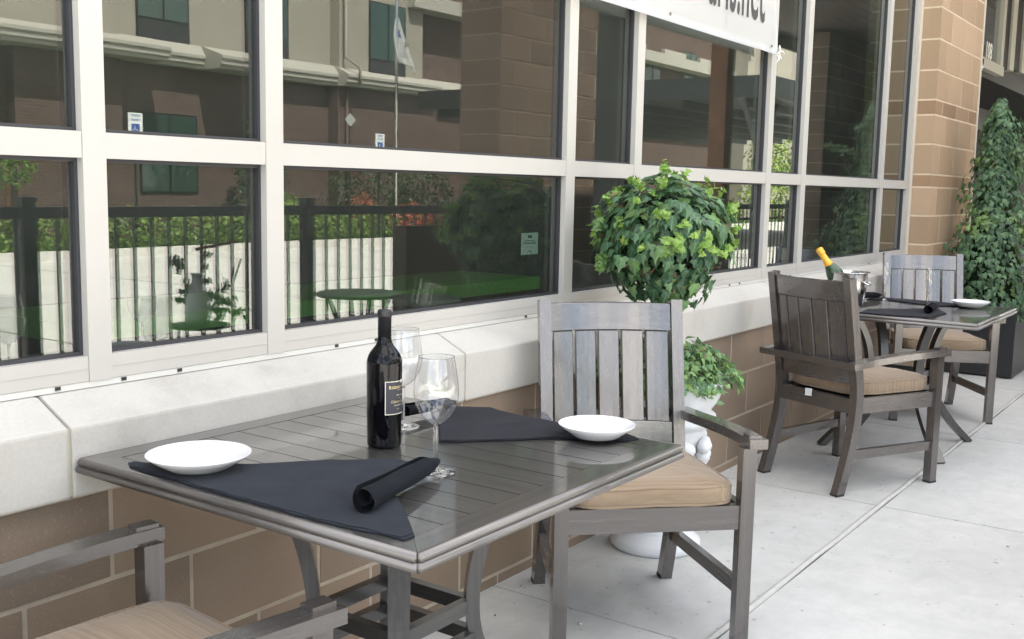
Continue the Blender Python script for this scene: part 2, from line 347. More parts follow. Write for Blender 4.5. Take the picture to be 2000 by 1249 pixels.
bm = BM(); box(bm, 6.5615, 7.8385, .9015, 1.38, -.1, 3.5); obj('mortar', bm, plain('warm_mortar', (.60, .49, .36), .9, 0, .2, .1, 14, .4, 150), pil)
bm = BM(); box(bm, 7.842, 7.875, .893, .96, -.05, 3.5); box(bm, 6.536, 6.556, 1.02, 1.036, .86, 3.4); obj('sealant', bm, plain('cream_sealant', (.55, .49, .40), .6), pil)

# stone ledge
ledge = empty('stone_ledge', (0, 0, 0), 0, 'pale cast stone ledge running below the storefront windows', 'ledge')
jx = [-3.95, -2.64, -1.325, -.01, 1.30, 2.61, 3.92, 5.23, 6.535]
for a, b in zip(jx, jx[1:]):
    bm = BM(); prof = [(.922, .652), (.922, .80), (1.03, .851), (1.12, .851), (1.12, .652)]
    A = [bm.verts.new((a+.003, y, z)) for y, z in prof]; B = [bm.verts.new((b-.003, y, z)) for y, z in prof]
    bm.faces.new(A); bm.faces.new(B[::-1])
    for i in range(5): bm.faces.new((A[i], B[i], B[(i+1) % 5], A[(i+1) % 5]))
    recalc(bm); obj('ledge_stone', bm, STONE, ledge, bevel=.006, seg=2)
bm = BM(); box(bm, -3.95, 6.53, .928, 1.1, .656, .797); obj('joint_filler', bm, plain('joint_sealant', (.42, .39, .30), .8), ledge)

# ------------------------------------------------------------------ storefront glazing
win = empty('storefront_window', (0, 0, 0), 0, 'long white framed storefront window wall above the stone ledge', 'window')
mull = [(-1.35, -1.29), (-.80-.06, -.80), (.11, .166), (.617, .674), (2.02, 2.078), (2.522, 2.58), (3.892, 3.955), (4.388, 4.455), (5.84, 5.905), (6.47, 6.534)]
mull[0:2] = [(-1.85, -1.79), (-1.345, -1.285)]
ZB, ZG, ZR0, ZR1, ZT = .866, .922, 1.350, 1.406, 3.24
for a, b in mull:
    bm = BM(); box(bm, a, b, 1.035, 1.10, ZB, ZT+.06); obj('mullion', bm, FRAME, win, bevel=.0012)
bm = BM(); box(bm, -4, -1.852, 1.0365, 1.09, ZB+.001, ZG); 
ends = [-4]+[x for m_ in mull for x in m_]
bays = [(mull[i][1], mull[i+1][0]) for i in range(len(mull)-1)]
bm.free()
bays = [(-3.95, -1.85)]+bays
for a, b in bays:
    a += .0008; b -= .0008
    bm = BM(); box(bm, a, b, 1.0368, 1.10, ZB+.001, ZG); box(bm, a, b, 1.0355, 1.04, ZB+.0275, ZB+.029); obj('sill_rail', bm, FRAME, win, bevel=.001)
    bm = BM(); box(bm, a, b, 1.0368, 1.10, ZR0, ZR1); obj('middle_rail', bm, FRAME, win, bevel=.0012)
    bm = BM(); box(bm, a, b, 1.0368, 1.10, ZT, ZT+.058); obj('head_rail', bm, FRAME, win, bevel=.0012)
    for z0, z1 in ((ZG, ZR0), (ZR1, ZT)):
        g = .008
        bm = BM()
        for q in ((a, a+g, z0, z1), (b-g, b, z0, z1), (a+g, b-g, z0, z0+g), (a+g, b-g, z1-g, z1)): box(bm, q[0], q[1], 1.056, 1.10, q[2], q[3])
        gk = obj('gasket', bm, GASKET, win)
        bm = BM()
        for y in (1.066, 1.079): quad(bm, [(a+g-.003, y, z0+g-.003), (b-g+.003, y, z0+g-.003), (b-g+.003, y, z1-g+.003), (a+g-.003, y, z1-g+.003)])
        obj('pane', bm, PANE, win)
bm = BM(); box(bm, -3.95, 6.534, 1.0385, 1.11, .8525, ZB); obj('sub_sill', bm, plain('grey_sill', (.55, .54, .51), .5), win)
bm = BM()
for x in (-.28, .03, .19, .34, .86, 1.02, 1.78, 2.35, 2.70, 3.5, 3.62, 4.3, 5.0, 5.1, 5.7): 
    box(bm, x, x+.012, 1.036, 1.0388, ZB-.009, ZB-.0015)
obj('weep_holes', bm, BLACKPAINT, win)
# soffit and patio roof
roof = empty('patio_roof', (0, 0, 0), 0, 'dark stained board roof over the patio', 'roof')
bm = BM()
for i in range(22): box(bm, 8.4, 24, -2.6+i*.162, -2.6+i*.162+.155, 3.52, 3.56)
obj('boards', bm, plain('dark_stained_wood', (.075, .05, .04), .6, 0, .4, .3, 6), roof)
bm = BM(); box(bm, 7.9, 40, .952, 3.6, 3.60, 3.75); box(bm, 8.4, 24, -2.64, -2.602, 3.36, 3.75); box(bm, 8.4, 24, -2.6, .948, 3.562, 3.75); obj('fascia', bm, plain('brown_fascia', (.10, .07, .055), .6), roof)

# interior room
inn = empty('dining_room', (0, 0, 0), 0, 'dim dining room interior seen through the tinted glass', 'room')
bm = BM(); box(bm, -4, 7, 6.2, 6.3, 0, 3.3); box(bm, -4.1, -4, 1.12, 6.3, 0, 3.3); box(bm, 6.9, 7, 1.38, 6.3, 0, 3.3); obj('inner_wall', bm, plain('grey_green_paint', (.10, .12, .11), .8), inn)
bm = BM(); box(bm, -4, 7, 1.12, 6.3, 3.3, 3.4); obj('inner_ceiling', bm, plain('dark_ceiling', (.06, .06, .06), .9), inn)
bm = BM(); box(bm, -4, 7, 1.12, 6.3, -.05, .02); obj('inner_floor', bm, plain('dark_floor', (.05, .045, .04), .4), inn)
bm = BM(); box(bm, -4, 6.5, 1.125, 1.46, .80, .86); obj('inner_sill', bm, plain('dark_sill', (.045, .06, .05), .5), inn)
LIME = plain('lime_green_laminate', (.17, .50, .06), .35)
ct = empty('lime_counter', (0, 0, 0), 0, 'long lime green counter inside the restaurant behind the lower panes', 'counter')
bm = BM(); box(bm, .9, 3.9, 2.4, 3.0, .72, .79); obj('counter_top', bm, LIME, ct, bevel=.004)
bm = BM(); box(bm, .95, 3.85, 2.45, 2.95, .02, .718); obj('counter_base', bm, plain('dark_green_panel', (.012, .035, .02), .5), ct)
ct.location = (0, 0, 0)
def inner_stool(x, y):
    s = empty('bar_stool', (x, y, .02), .3, 'white metal stool inside behind the wide lower pane', 'stool')
    bm = BM(); lathe(bm, [(0, .80), (.15, .80), (.16, .79), (.16, .775), (0, .775)], 28); obj('seat', bm, FRAME, s)
    for k in range(4):
        a = k*math.pi/2+.4; bm = BM(); tube(bm, [(.11*math.cos(a), .11*math.sin(a), .775), (.19*math.cos(a), .19*math.sin(a), 0)], .009, 8); obj('leg', bm, FRAME, s, smooth=True)
    bm = BM(); tube(bm, [(.155*math.cos(k*.35), .155*math.sin(k*.35), .3) for k in range(18)], .007, 6, closed=True); obj('foot_ring', bm, FRAME, s, smooth=True)
inner_stool(2.32, 1.95)

# ------------------------------------------------------------------ tables
def make_table(loc, z, label):
    t = empty('patio_table', loc, 0, label, 'table', 'square metal patio tables')
    S = .917
    bm = BM()
    # border frame: four mitred boards
    b = .062; e = .010
    def board(p):   # p polygon (x,y) ccw
        lo = [bm.verts.new((x, y, z-.016)) for x, y in p]; hi = [bm.verts.new((x, y, z)) for x, y in p]
        bm.faces.new(hi); bm.faces.new(lo[::-1])
        for i in range(4): bm.faces.new((lo[i], lo[(i+1) % 4], hi[(i+1) % 4], hi[i]))
    o = .004; m = .0004
    board([(o+m, o), (S-o-m, o), (S-b-m, b), (b+m, b)]); obj('border_board', bm, TX, t, bevel=.0016); bm = BM(); board([(S-b-m, S-b), (S-o-m, S-o), (o+m, S-o), (b+m, S-b)][::1][:4] if False else [(b+m, S-b), (S-b-m, S-b), (S-o-m, S-o), (o+m, S-o)])
    obj('border_board', bm, TX, t, bevel=.0016)
    bm = BM()
    def board2(p):
        lo = [bm.verts.new((x, y, z-.016)) for x, y in p]; hi = [bm.verts.new((x, y, z)) for x, y in p]
        bm.faces.new(hi); bm.faces.new(lo[::-1])
        for i in range(4): bm.faces.new((lo[i], lo[(i+1) % 4], hi[(i+1) % 4], hi[i]))
    board2([(o, o+m), (b, b+m), (b, S-b-m), (o, S-o-m)][::-1]); obj('border_board', bm, TY, t, bevel=.0016); bm = BM(); board2([(S-o, o+m), (S-o, S-o-m), (S-b, S-b-m), (S-b, b+m)])
    obj('border_board', bm, TY, t, bevel=.0016)
    bm = BM(); box(bm, .01, S-.01, .01, S-.01, z-.024, z-.012); obj('underlay', bm, BLACKPAINT, t)
    xs = [b+.0015]+[.140+.0752*i for i in range(10)]
    xs.append(S-b-.0015)
    for a, c in zip(xs, xs[1:]):
        if c-a < .02: continue
        bm = BM(); box(bm, a+.0014, c-.0014, b+.0018, S-b-.0018, z-.012, z-.0006)
        obj('plank', bm, TY, t, bevel=.0022)
    # two rounded edge mouldings
    for k, (zz, r, off) in enumerate(((z-.0085, .0088, .006), (z-.0235, .0085, .0025))):
        bm = BM(); q = off
        for (x0, y0, x1, y1) in ((q, q, S-q, q), (S-q, q, S-q, S-q), (S-q, S-q, q, S-q), (q, S-q, q, q)): 
            bm = BM(); tube(bm, [(x0, y0, zz), (x1, y1, zz)], r, 12)
            obj('edge_moulding', bm, EX if y0 == y1 else EY, t, smooth=True)
    bm = BM(); box(bm, .03, S-.03, .03, S-.03, z-.036, z-.024); obj('apron', bm, MX, t, bevel=.002)
    c = S/2
    for sx in (-1, 1):
        for sy in (-1, 1):
            pts = spline([(c+sx*.30, c+sy*.30, 0), (c+sx*.215, c+sy*.215, .12), (c+sx*.145, c+sy*.145, .26), (c+sx*.122, c+sy*.122, .39), (c+sx*.140, c+sy*.140, .55), (c+sx*.190, c+sy*.190, z-.036)], 7)
            bm = BM(); sweep(bm, pts, (.044, .030), side=(-sy, sx, 0)); obj('leg', bm, DZ, t, bevel=.003)
    for zz, h in ((.385, .119), (.312, .130)):
        for k in range(4):
            a = k*math.pi/2; ca, sa = math.cos(a), math.sin(a)
            p0 = (c+h*ca-h*sa, c+h*sa+h*ca, zz); p1 = (c+h*ca+h*sa, c+h*sa-h*ca, zz)
            bm = BM(); sweep(bm, [p0, p1], (.022, .032), side=(ca, sa, 0)); obj('stretcher', bm, DY if k % 2 == 0 else DX, t, bevel=.002)
    return t
make_table((0, 0, 0), .737, 'near square slatted metal table holding the red wine bottle')
make_table((3.965, .002, 0), .722, 'far square slatted metal table holding the champagne bucket')

# ------------------------------------------------------------------ chairs
def post_u(z):
    P = [(0, 0.0), (.12, .038), (.28, .078), (.44, .090), (.62, .062), (.947, 0.0)]
    for (z0, u0), (z1, u1) in zip(P, P[1:]):
        if z <= z1: t = (z-z0)/(z1-z0); return u0+(u1-u0)*t
    return 0
def make_chair(loc, th, label):
    ch = empty('patio_armchair', loc, th, label, 'chair', 'bronze metal patio armchairs')
    # rear legs run up into back posts
    for s in (-1, 1):
        pts = spline([(post_u(z), s*.219, z) for z in (0, .12, .28, .44, .62, .80, .947)], 5)
        bm = BM(); sweep(bm, pts, [(.038, .046-.010*max(0, p.z-.45)) for p in pts]); obj('rear_leg', bm, MZ, ch, bevel=.003, seg=2)
        bm = BM(); sweep(bm, [(.56, s*.267, 0), (.56, s*.267, .30), (.560, s*.268, .590)], (.040, .042)); obj('front_leg', bm, MZ, ch, bevel=.003, seg=2)
        for (px, py) in ((.0, .219), (.56, .267)):
            bm = BM(); box(bm, px-.0225, px+.0225, s*py-.0205, s*py+.0205, -.0005, .009); obj('foot_glide', bm, RUBBER, ch)
    # top rail, slats, lower rail
    def cu(y): return -.040*(1-(y/.2)**2)
    def arcbar(name, z0, z1, th_, m, y0=-.2, y1=.2, n=12):
        bm = BM(); rr = []
        for i in range(n+1):
            y = y0+(y1-y0)*i/n; u0 = post_u(z0)+cu(y); u1 = post_u(z1)+cu(y)
            rr.append([bm.verts.new(v) for v in ((u0-th_/2, y, z0), (u0+th_/2, y, z0), (u1+th_/2, y, z1), (u1-th_/2, y, z1))])
        for a, b in zip(rr, rr[1:]):
            for k in range(4): bm.faces.new((a[k], b[k], b[(k+1) % 4], a[(k+1) % 4]))
        bm.faces.new(rr[0]); bm.faces.new(rr[-1][::-1]); recalc(bm); return obj(name, bm, m, ch, bevel=.0022)
    arcbar('top_rail', .848, .936, .026, MY)
    arcbar('lower_back_rail', .485, .555, .024, MY)
    for k in range(5):
        yc = (k-2)*.0785
        arcbar('back_slat', .556, .847, .021, MZ, yc-.0345, yc+.0345, 3)
    # seat frame
    def bar(name, p0, p1, wd, hh, m, side):
        bm = BM(); sweep(bm, [p0, p1], (wd, hh), side=side); return obj(name, bm, m, ch, bevel=.003)
    bar('front_rail', (.56, -.249, .390), (.56, .249, .390), .028, .070, MY, (1, 0, 0))
    bar('back_rail', (.085, -.202, .385), (.085, .202, .385), .026, .066, MY, (1, 0, 0))
    for s in (-1, 1):
        bar('side_rail', (.11, s*.221, .390), (.541, s*.262, .390), .026, .068, MX, (0, 1, 0))
        bar('side_stretcher', (.052, s*.2195, .175), (.541, s*.265, .175), .024, .040, MX, (0, 1, 0))
        # arm, slightly crowned and flared to the front
        pts = spline([(-.005, s*.2525, .574), (.14, s*.2545, .586), (.30, s*.268, .597), (.45, s*.283, .603), (.590, s*.289, .604)], 6)
        bm = BM(); sweep(bm, pts, (.054, .028)); a = obj('arm', bm, MX, ch, bevel=.003, seg=2)
        bm = BM(); mm = Matrix.Translation((.556, s*.281, .624)) @ Matrix.Rotation(0, 4, 'Z'); box(bm, -.024, .024, -.017, .017, -.008, .0030, mat=mm); obj('arm_plug', bm, MX, a, bevel=.003)
    bar('back_crossbar', (.010, -.279, .574), (.010, .279, .574), .028, .0275, MY, (1, 0, 0))
    bm = BM(); box(bm, .10, .545, -.20, .20, .398, .412); obj('seat_pan', bm, RUBBER, ch)
    # cushion
    rs = random.Random(3)
    def outline(sh, n=72):
        out = []
        for k in range(n):
            a = 2*math.pi*k/n; ca, sa = math.cos(a), math.sin(a); e = 2/7
            x = math.copysign(abs(ca)**e, ca)*(.238-sh); y = math.copysign(abs(sa)**e, sa)
            wdt = .205+(.245-.205)*(x+.238)/.476-sh
            out.append((.343+x, y*wdt))
        return out
    bm = BM(); rings = []
    lv = [(.05, .424), (.006, .428), (-.002, .440), (0, .458), (-.001, .476), (.006, .484), (.03, .4935), (.07, .501), (.12, .506), (.17, .508)]
    for i, (sh, z) in enumerate(lv):
        r = []
        for k, (x, y) in enumerate(outline(sh)):
            wv = .0040*noise.noise(Vector((x*38, y*38, 3)))*(1 if i in (2, 3, 4, 5, 6, 7) else .5)+.005*noise.noise(Vector((x*9, y*9, 1)))
            r.append(bm.verts.new((x+wv*.6, y+wv*.6, z+wv+(0.004 if x > .45 else 0)*0)))
        rings.append(r)
    for a, b in zip(rings, rings[1:]):
        for k in range(72): bm.faces.new((a[k], a[(k+1) % 72], b[(k+1) % 72], b[k]))
    bm.faces.new(rings[0][::-1]); bm.faces.new(rings[-1])
    cs = obj('cushion', bm, CUSH, ch, smooth=True)
    for z, sh in ((.432, .0035), (.481, .0035)):
        bm = BM(); tube(bm, [(x, y, z+.005*noise.noise(Vector((x*9, y*9, 1)))) for x, y in outline(sh)], .0046, 6, closed=True); obj('piping', bm, CUSH, cs, smooth=True)
    return ch
CH = [((1.765, .69), -135.5, 'armchair at the right side of the near table with its slatted back in full view'),
      ((3.338, .585), -22.9, 'armchair seen from behind, turned to the far table with the champagne'),
      ((5.626, .685), -150, 'farthest armchair, beyond the champagne table in front of the black planter'),
      ((-.555, .525), -6.6, 'cropped armchair at lower left with only its two arms and seat edge showing')]
proto = None
for (xy, th, lab) in CH:
    if proto is None: proto = make_chair((*xy, 0), R(th), lab)
    else:
        c = copy_tree(proto); c.location = (*xy, 0); c.rotation_euler.z = R(th); c['label'] = lab
        last = c
        if 'behind' in lab:
            bm = BM(); v = [(.058, .045, .428), (.058, .005, .431), (.052, .002, .398), (.052, .040, .396)]
            quad(bm, v); quad(bm, [(x-.001, y, z) for x, y, z in v][::-1])
            cush = [k for k in kids[c.name] if k.name.startswith('cushion')][0]
            obj('care_tag', bm, plain('white_tag', (.75, .75, .75), .6), cush)

# ------------------------------------------------------------------ tableware
def plate(loc, r, label):
    bm = BM(); k = r/.105
    prof = [(0, .0045), (.050*k, .0045), (.062*k, .0075), (.088*k, .020), (.1035*k, .0295), (.105*k, .0300), (.1045*k, .0282), (.088*k, .0165), (.066*k, .0035), (.060*k, 0), (.054*k, 0), (.052*k, .0015), (0, .0015)]
    lathe(bm, prof, 72); recalc(bm)
    o = obj('side_plate', bm, CERAMIC, None, smooth=True, loc=loc); tag(o, label, 'plate', 'white plates on the patio tables')
TZ = .737; T2 = .722
plate((.098, .652, TZ+.006), .1015, 'white shallow plate on the left end of the napkin nearest the camera')
plate((.838, .180, TZ+.006), .0885, 'white plate at the right of the near table on a dark napkin')
plate((4.70, .195, T2+.006), .098, 'white plate on the far table near its right corner')

def wine_glass(loc, label, s=1.0, prof=None, group='clear wine glasses', name='wine_glass'):
    o = empty(name, loc, 0, label, 'glass', group)
    if prof is None:
        prof = [(.0045, .098), (.013, .102), (.028, .115), (.0400, .136), (.0448, .158), (.0440, .180), (.0400, .208), (.0352, .234)]
    t = .00065
    inner = [(max(r-t, .0005), z+(.002 if i < 2 else 0)) for i, (r, z) in enumerate(prof)]
    bm = BM()
    outer = spline([(r, 0, z) for r, z in prof], 5)
    lathe(bm, [(r*s, z*s) for r, z in [(0, prof[0][1]-.0012)]+[(v.x, v.z) for v in outer]], 56); bw = obj('bowl', bm, THIN, o, smooth=True)
    bm = BM(); tube(bm, [(prof[-1][0]*s*math.cos(k*math.pi/28), prof[-1][0]*s*math.sin(k*math.pi/28), prof[-1][1]*s) for k in range(56)], .00055, 6, closed=True); obj('rim', bm, THINRIM, bw, smooth=True)
    zb = prof[0][1]-.0013
    bm = BM(); fr = prof[4][0]*.86 if len(prof) > 4 else .03
    P = [(0, .0), (fr, .0), (fr+.0005, .0010), (fr*.8, .0020), (.012, .0042), (.0062, .0085), (.0046, .016), (.0042, .045), (.0043, zb-.012), (.0050, zb-.003), (.0044, zb), (0, zb)]
    lathe(bm, [(r*s, z*s) for r, z in P], 40); recalc(bm); obj('stem', bm, GLASS, o, smooth=True)
    return o
wine_glass((.380, .279, TZ+.001), 'wine glass standing nearest the camera, right of the red wine bottle')
wine_glass((.640, .594, TZ+.001), 'wine glass standing behind the red wine bottle')
g3 = wine_glass((.432, 1.30, .8605), 'wine glass inside the restaurant behind the second lower pane', s=.82)
FL = [(.0035, .098), (.0085, .104), (.0165, .120), (.0215, .142), (.0232, .165), (.0225, .190), (.0205, .215), (.0190, .232)]
wine_glass((4.715, .645, T2+.001), 'champagne flute at the left, beside the rolled black napkin', .93, FL, 'champagne flutes', 'champagne_flute')
wine_glass((4.385, .335, T2+.001), 'champagne flute at the right, behind the front rolled napkin', .93, FL, 'champagne flutes', 'champagne_flute')

# red wine bottle
WB = empty('wine_bottle', (.480, .508, TZ), 0, 'dark red wine bottle with a black foil neck and black label', 'bottle', None)
DARKGLASS = plain('dark_wine_glass', (.002, .002, .003), .02, 0, .22)
FOIL = plain('black_foil', (.022, .022, .024), .38, .3, .5)
bm = BM()
P = [(0, .004), (.028, .002), (.033, 0), (.0362, .003), (.0372, .010), (.0378, .05), (.0384, .12), (.0388, .178), (.0378, .192), (.033, .205), (.0255, .2155), (.0185, .225), (.0150, .238), (.0142, .246)]
S_ = [(v.x, v.z) for v in spline([(r, 0, z) for r, z in P[3:]], 4)]
lathe(bm, P[:3]+S_+[(0, .246)], 72); recalc(bm); obj('bottle_glass', bm, DARKGLASS, WB, smooth=True)
bm = BM(); lathe(bm, [(0, .2425), (.0147, .2425), (.0146, .284), (.0152, .2845), (.0155, .288), (.0155, .2965), (.0148, .300), (0, .3005)], 56)
recalc(bm); obj('foil_cap', bm, FOIL, WB, smooth=True)
LC = math.atan2(-1.0182-.508, -1.1955-.480)          # azimuth of the camera from the bottle: used only to find the label's left edge in the photo
LA0 = LC+R(2)                                        # label starts here and runs counter-clockwise (to the right)
LABEL = plain('label_black', (.026, .027, .036), .5); GOLD = plain('label_gold', (.55, .45, .24), .4, .4); PALE = plain('label_pale', (.62, .60, .50), .5)
def cyl_pt(s, z, r): a = LA0+s/.0386; return (r*math.cos(a), r*math.sin(a), z)
def patch(bm, s0, s1, z0, z1, r, n=24):
    vs = [[bm.verts.new(cyl_pt(s0+(s1-s0)*i/n, z, r+(0 if z < .2 else 0))) for z in (z0, z1)] for i in range(n+1)]
    for a, b in zip(vs, vs[1:]): bm.faces.new((a[0], b[0], b[1], a[1]))
LZ0, LZ1, LW = .076, .149, .086
RL = .0390
bm = BM(); patch(bm, 0, LW, LZ0, LZ1, RL); lab = obj('label', bm, LABEL, WB, smooth=True)
bm = BM()
for q in ((0, LW, LZ0, LZ0+.0016), (0, LW, LZ1-.0016, LZ1), (0, .0016, LZ0, LZ1), (LW-.0016, LW, LZ0, LZ1)): patch(bm, *q, RL+.00012, 30)
obj('label_border', bm, PALE, lab)
bm = BM()
for k in range(5):
    pass
v = [bm.verts.new(cyl_pt(LW*.5+x*.0045, LZ1+y*.0045, RL+.0002)) for x, y in ((-.7, -.8), (0, -1.3), (.7, -.8), (.9, .4), (.45, .1), (0, .9), (-.45, .1), (-.9, .4))]
bm.faces.new(v); obj('crest', bm, PALE, lab)
def text_mesh(body, size, sx=1.0, bold=0, spacing=1.0, res=3, align='LEFT', shear=0):
    c = bpy.data.curves.new('txt', 'FONT'); c.body = body; c.size = size; c.align_x = align; c.offset = bold; c.space_character = spacing
    c.resolution_u = res; c.shear = shear; o = bpy.data.objects.new('txt', c); C.objects.link(o)
    dg = bpy.context.evaluated_depsgraph_get(); me = bpy.data.meshes.new_from_object(o.evaluated_get(dg)); bpy.data.objects.remove(o); bpy.data.curves.remove(c)
    for v in me.vertices: v.co.x *= sx
    return me
def wrap_text(body, size, s0, z, m, sx=1, bold=0, shear=0, spacing=1):
    me = text_mesh(body, size, sx, bold, shear=shear, spacing=spacing)
    for v in me.vertices: v.co = Vector(cyl_pt(s0+v.co.x, z+v.co.y, RL+.0003))
    link('label_lettering', me, m, lab)
wrap_text('R', .0098, .0085, LZ1-.0165, GOLD, .95, .00022); wrap_text('ODNEY S', .0078, .0150, LZ1-.0165, GOLD, .95, .00018); wrap_text('TRONG', .0078, .0485, LZ1-.0165, GOLD, .95, .00018)
wrap_text('VINEYARDS', .0026, .0300, LZ1-.0210, PALE, 1, 0, 0, 1.3)
wrap_text('E', .0050, .0275, LZ1-.0325, PALE, 1, .00008); wrap_text('STATE VINEYARDS', .0036, .0310, LZ1-.0325, PALE, 1, 0, 0, 1.1)
wrap_text('2010', .0028, .0340, LZ1-.0385, PALE)
wrap_text('Cabernet Sauvignon', .0082, .0125, LZ1-.0475, GOLD, .80, 0, .35)
wrap_text('SONOMA COUNTY', .0040, .0210, LZ1-.0545, PALE, 1, 0, 0, 1.1)
wrap_text('750 ML', .0024, .0270, LZ1-.0620, PALE, 1.2)

# champagne bucket and bottle
CBX, CBY = 4.13, .665
bk = empty('champagne_bucket', (CBX, CBY, T2), 0, 'polished steel champagne bucket on the far table', 'bucket')
P = [(0, .012), (.062, .010), (.070, .014), (.078, .035), (.086, .080), (.091, .130), (.0925, .186), (.0935, .188), (.104, .190), (.1045, .192), (.103, .1935), (.0925, .1935), (.0912, .191), (.0905, .186), (.089, .130), (.084, .080), (.076, .037), (.066, .018), (0, .016)]
bm = BM(); lathe(bm, P, 72); lathe(bm, [(.050, 0), (.062, .0), (.060, .010), (.050, .0101)], 56, closed=True); recalc(bm); obj('vessel', bm, STEEL, bk, smooth=True)
aw = math.atan2(-1.0182-CBY, -1.1955-CBX)
for da in (R(62), R(62)+math.pi):
    a = aw+da; ca, sa = math.cos(a), math.sin(a)
    bm = BM()
    tube(bm, [(ca*(.09+.028*math.sin(t*math.pi/8))-sa*(.026*math.cos(t*math.pi/8)), sa*(.09+.028*math.sin(t*math.pi/8))+ca*(.026*math.cos(t*math.pi/8)), .150-.018*math.sin(t*math.pi/8)) for t in range(9)], .0042, 8)
    obj('handle', bm, STEEL, bk, smooth=True)
bm = BM(); lathe(bm, [(0, .135), (.0885, .135)], 40)
obj('ice', bm, plain('ice_water', (.5, .55, .58), .15, 0, .5, .3, 40, .8, 60), bk)
cb = empty('champagne_bottle', (0, 0, 0), 0, 'green champagne bottle with gold foil leaning out of the steel bucket', 'bottle')
P = [(0, .0), (.040, .0), (.0435, .006), (.0435, .150), (.0415, .172), (.034, .195), (.0245, .218), (.0180, .240), (.0160, .255)]
S_ = [(v.x, v.z) for v in spline([(r, 0, z) for r, z in P[3:]], 4)]
bm = BM(); lathe(bm, P[:3]+S_+[(0, .2551)], 48); recalc(bm); obj('bottle_glass', bm, plain('green_bottle_glass', (.012, .045, .012), .06, 0, .6), cb, smooth=True)
bm = BM(); P = [(.0200, .2235), (.0205, .2240), (.0192, .236), (.0170, .250), (.0160, .265), (.0153, .280), (.0150, .287), (.0172, .289), (.0182, .293), (.0172, .300), (.0184, .308), (.0178, .318), (.0130, .3235), (0, .3245)]
lathe(bm, [(r+.0006, z) for r, z in P], 40); recalc(bm)
obj('gold_foil', bm, plain('gold_foil', (.78, .43, .05), .42, .25, .5, .12, 60, .9, 160), cb, smooth=True)
bm = BM(); lathe(bm, [(.0224, .2225), (.0228, .2226), (.0208, .236), (.0196, .2365)], 40); obj('orange_collar', bm, plain('orange_foil', (.90, .38, .02), .4), cb, smooth=True)
# lean: base inside the bucket on the right, neck out to the left (toward -X/+Y)
base = Vector((CBX+.012, CBY-.020, T2+.040)); topv = Vector((CBX-.080, CBY+.140, T2+.040+.272))
d = (topv-base).normalized(); cb.location = base; cb.rotation_euler = d.to_track_quat('Z', 'Y').to_euler()

# napkins
def cloth(name, poly, z, m, label, group, th=.0034, amp=.0012, seed=0, rolls=()):
    o = empty(name, (0, 0, 0), 0, label, 'napkin', group)
    c = Vector((sum(p[0] for p in poly)/len(poly), sum(p[1] for p in poly)/len(poly), 0))
    o.location = (c.x, c.y, z)
    for layer in range(2):
        k = 1-.02*layer
        dense = []
        n = len(poly)
        for i in range(n):
            a, b = Vector((*poly[i], 0)), Vector((*poly[(i+1) % n], 0)); mlen = max(1, int((b-a).length/.012))
            for q in range(mlen):
                p = a.lerp(b, q/mlen); w_ = noise.noise(Vector((p.x*22+seed, p.y*22, layer*3)))*.0042
                dense.append(Vector(((p.x-c.x)*k+w_, (p.y-c.y)*k+w_, 0)))
        bm = BM(); vs = [bm.verts.new(p) for p in dense]; f = bm.faces.new(vs)
        bmesh.ops.triangulate(bm, faces=[f])
        bmesh.ops.subdivide_edges(bm, edges=[e for e in bm.edges if e.calc_length() > .03], cuts=3, use_grid_fill=True)
        bmesh.ops.triangulate(bm, faces=bm.faces[:])
        z0 = layer*th*.55
        bnd = {v for e in bm.edges if e.is_boundary for v in e.verts}
        for v in bm.verts: v.co.z = z0+th*.5+amp*(1+noise.noise(Vector((v.co.x*14+seed, v.co.y*14, layer))))*.8+.0030*max(0, noise.noise(Vector((v.co.x*5+seed*2, v.co.y*11+v.co.x*6, 4))))
        top = [f for f in bm.faces]
        for f in top:
            if f.normal.z < 0: f.normal_flip()
        r = bmesh.ops.extrude_face_region(bm, geom=top)
        for v in [g for g in r['geom'] if isinstance(g, bmesh.types.BMVert)]: v.co.z = z0+.0002+(.0 if layer == 0 else th*.2)
        recalc(bm); obj('fold', bm, m, o, smooth=False)
    for (p0, p1, r0, skew, dz) in rolls:
        p0 = Vector((p0[0]-c.x, p0[1]-c.y, r0+.004+dz)); p1 = Vector((p1[0]-c.x, p1[1]-c.y, r0*.9+.002+dz)); ax = (p1-p0); L = ax.length; ax.normalize()
        s = ax.cross(Vector((0, 0, 1))).normalized(); u = s.cross(ax)
        bm = BM(); T = []; turns = 1.75; nn = 72
        for q in range(nn+1):
            t = q/nn; a = t*turns*2*math.pi+2.2; rr = r0*(1-.60*t)*(1+.10*math.sin(a*1.5+seed)*(t > .0)+.10*math.sin(3*a+1)*t)
            T.append((math.cos(a)*rr, math.sin(a)*rr*.90))
        nl = 26; rows = []
        for i in range(nl+1):
            f = i/nl; row = []
            for q, (x, y) in enumerate(T):
                t = q/nn; sk = skew*(x/r0)*.5
                pos = p0+ax*(L*f+(sk if f > .5 else -sk*.35)*abs(f-.5)*2)
                g = 1.12+.04*math.sin(f*9+q*.05+seed)-.22*f-.45*max(0, (f-.86)/.14)**1.5
                wv = .0012*noise.noise(Vector((f*7+seed, q*.12, 2)))
                row.append(bm.verts.new(pos+s*(x*g+wv)+u*(y*g+wv)))
            rows.append(row)
        for a, b in zip(rows, rows[1:]):
            for q in range(nn): bm.faces.new((a[q], a[q+1], b[q+1], b[q]))
        r = bmesh.ops.solidify(bm, geom=bm.faces[:], thickness=.0012); recalc(bm)
        obj('roll', bm, m, o, smooth=True)
    return o
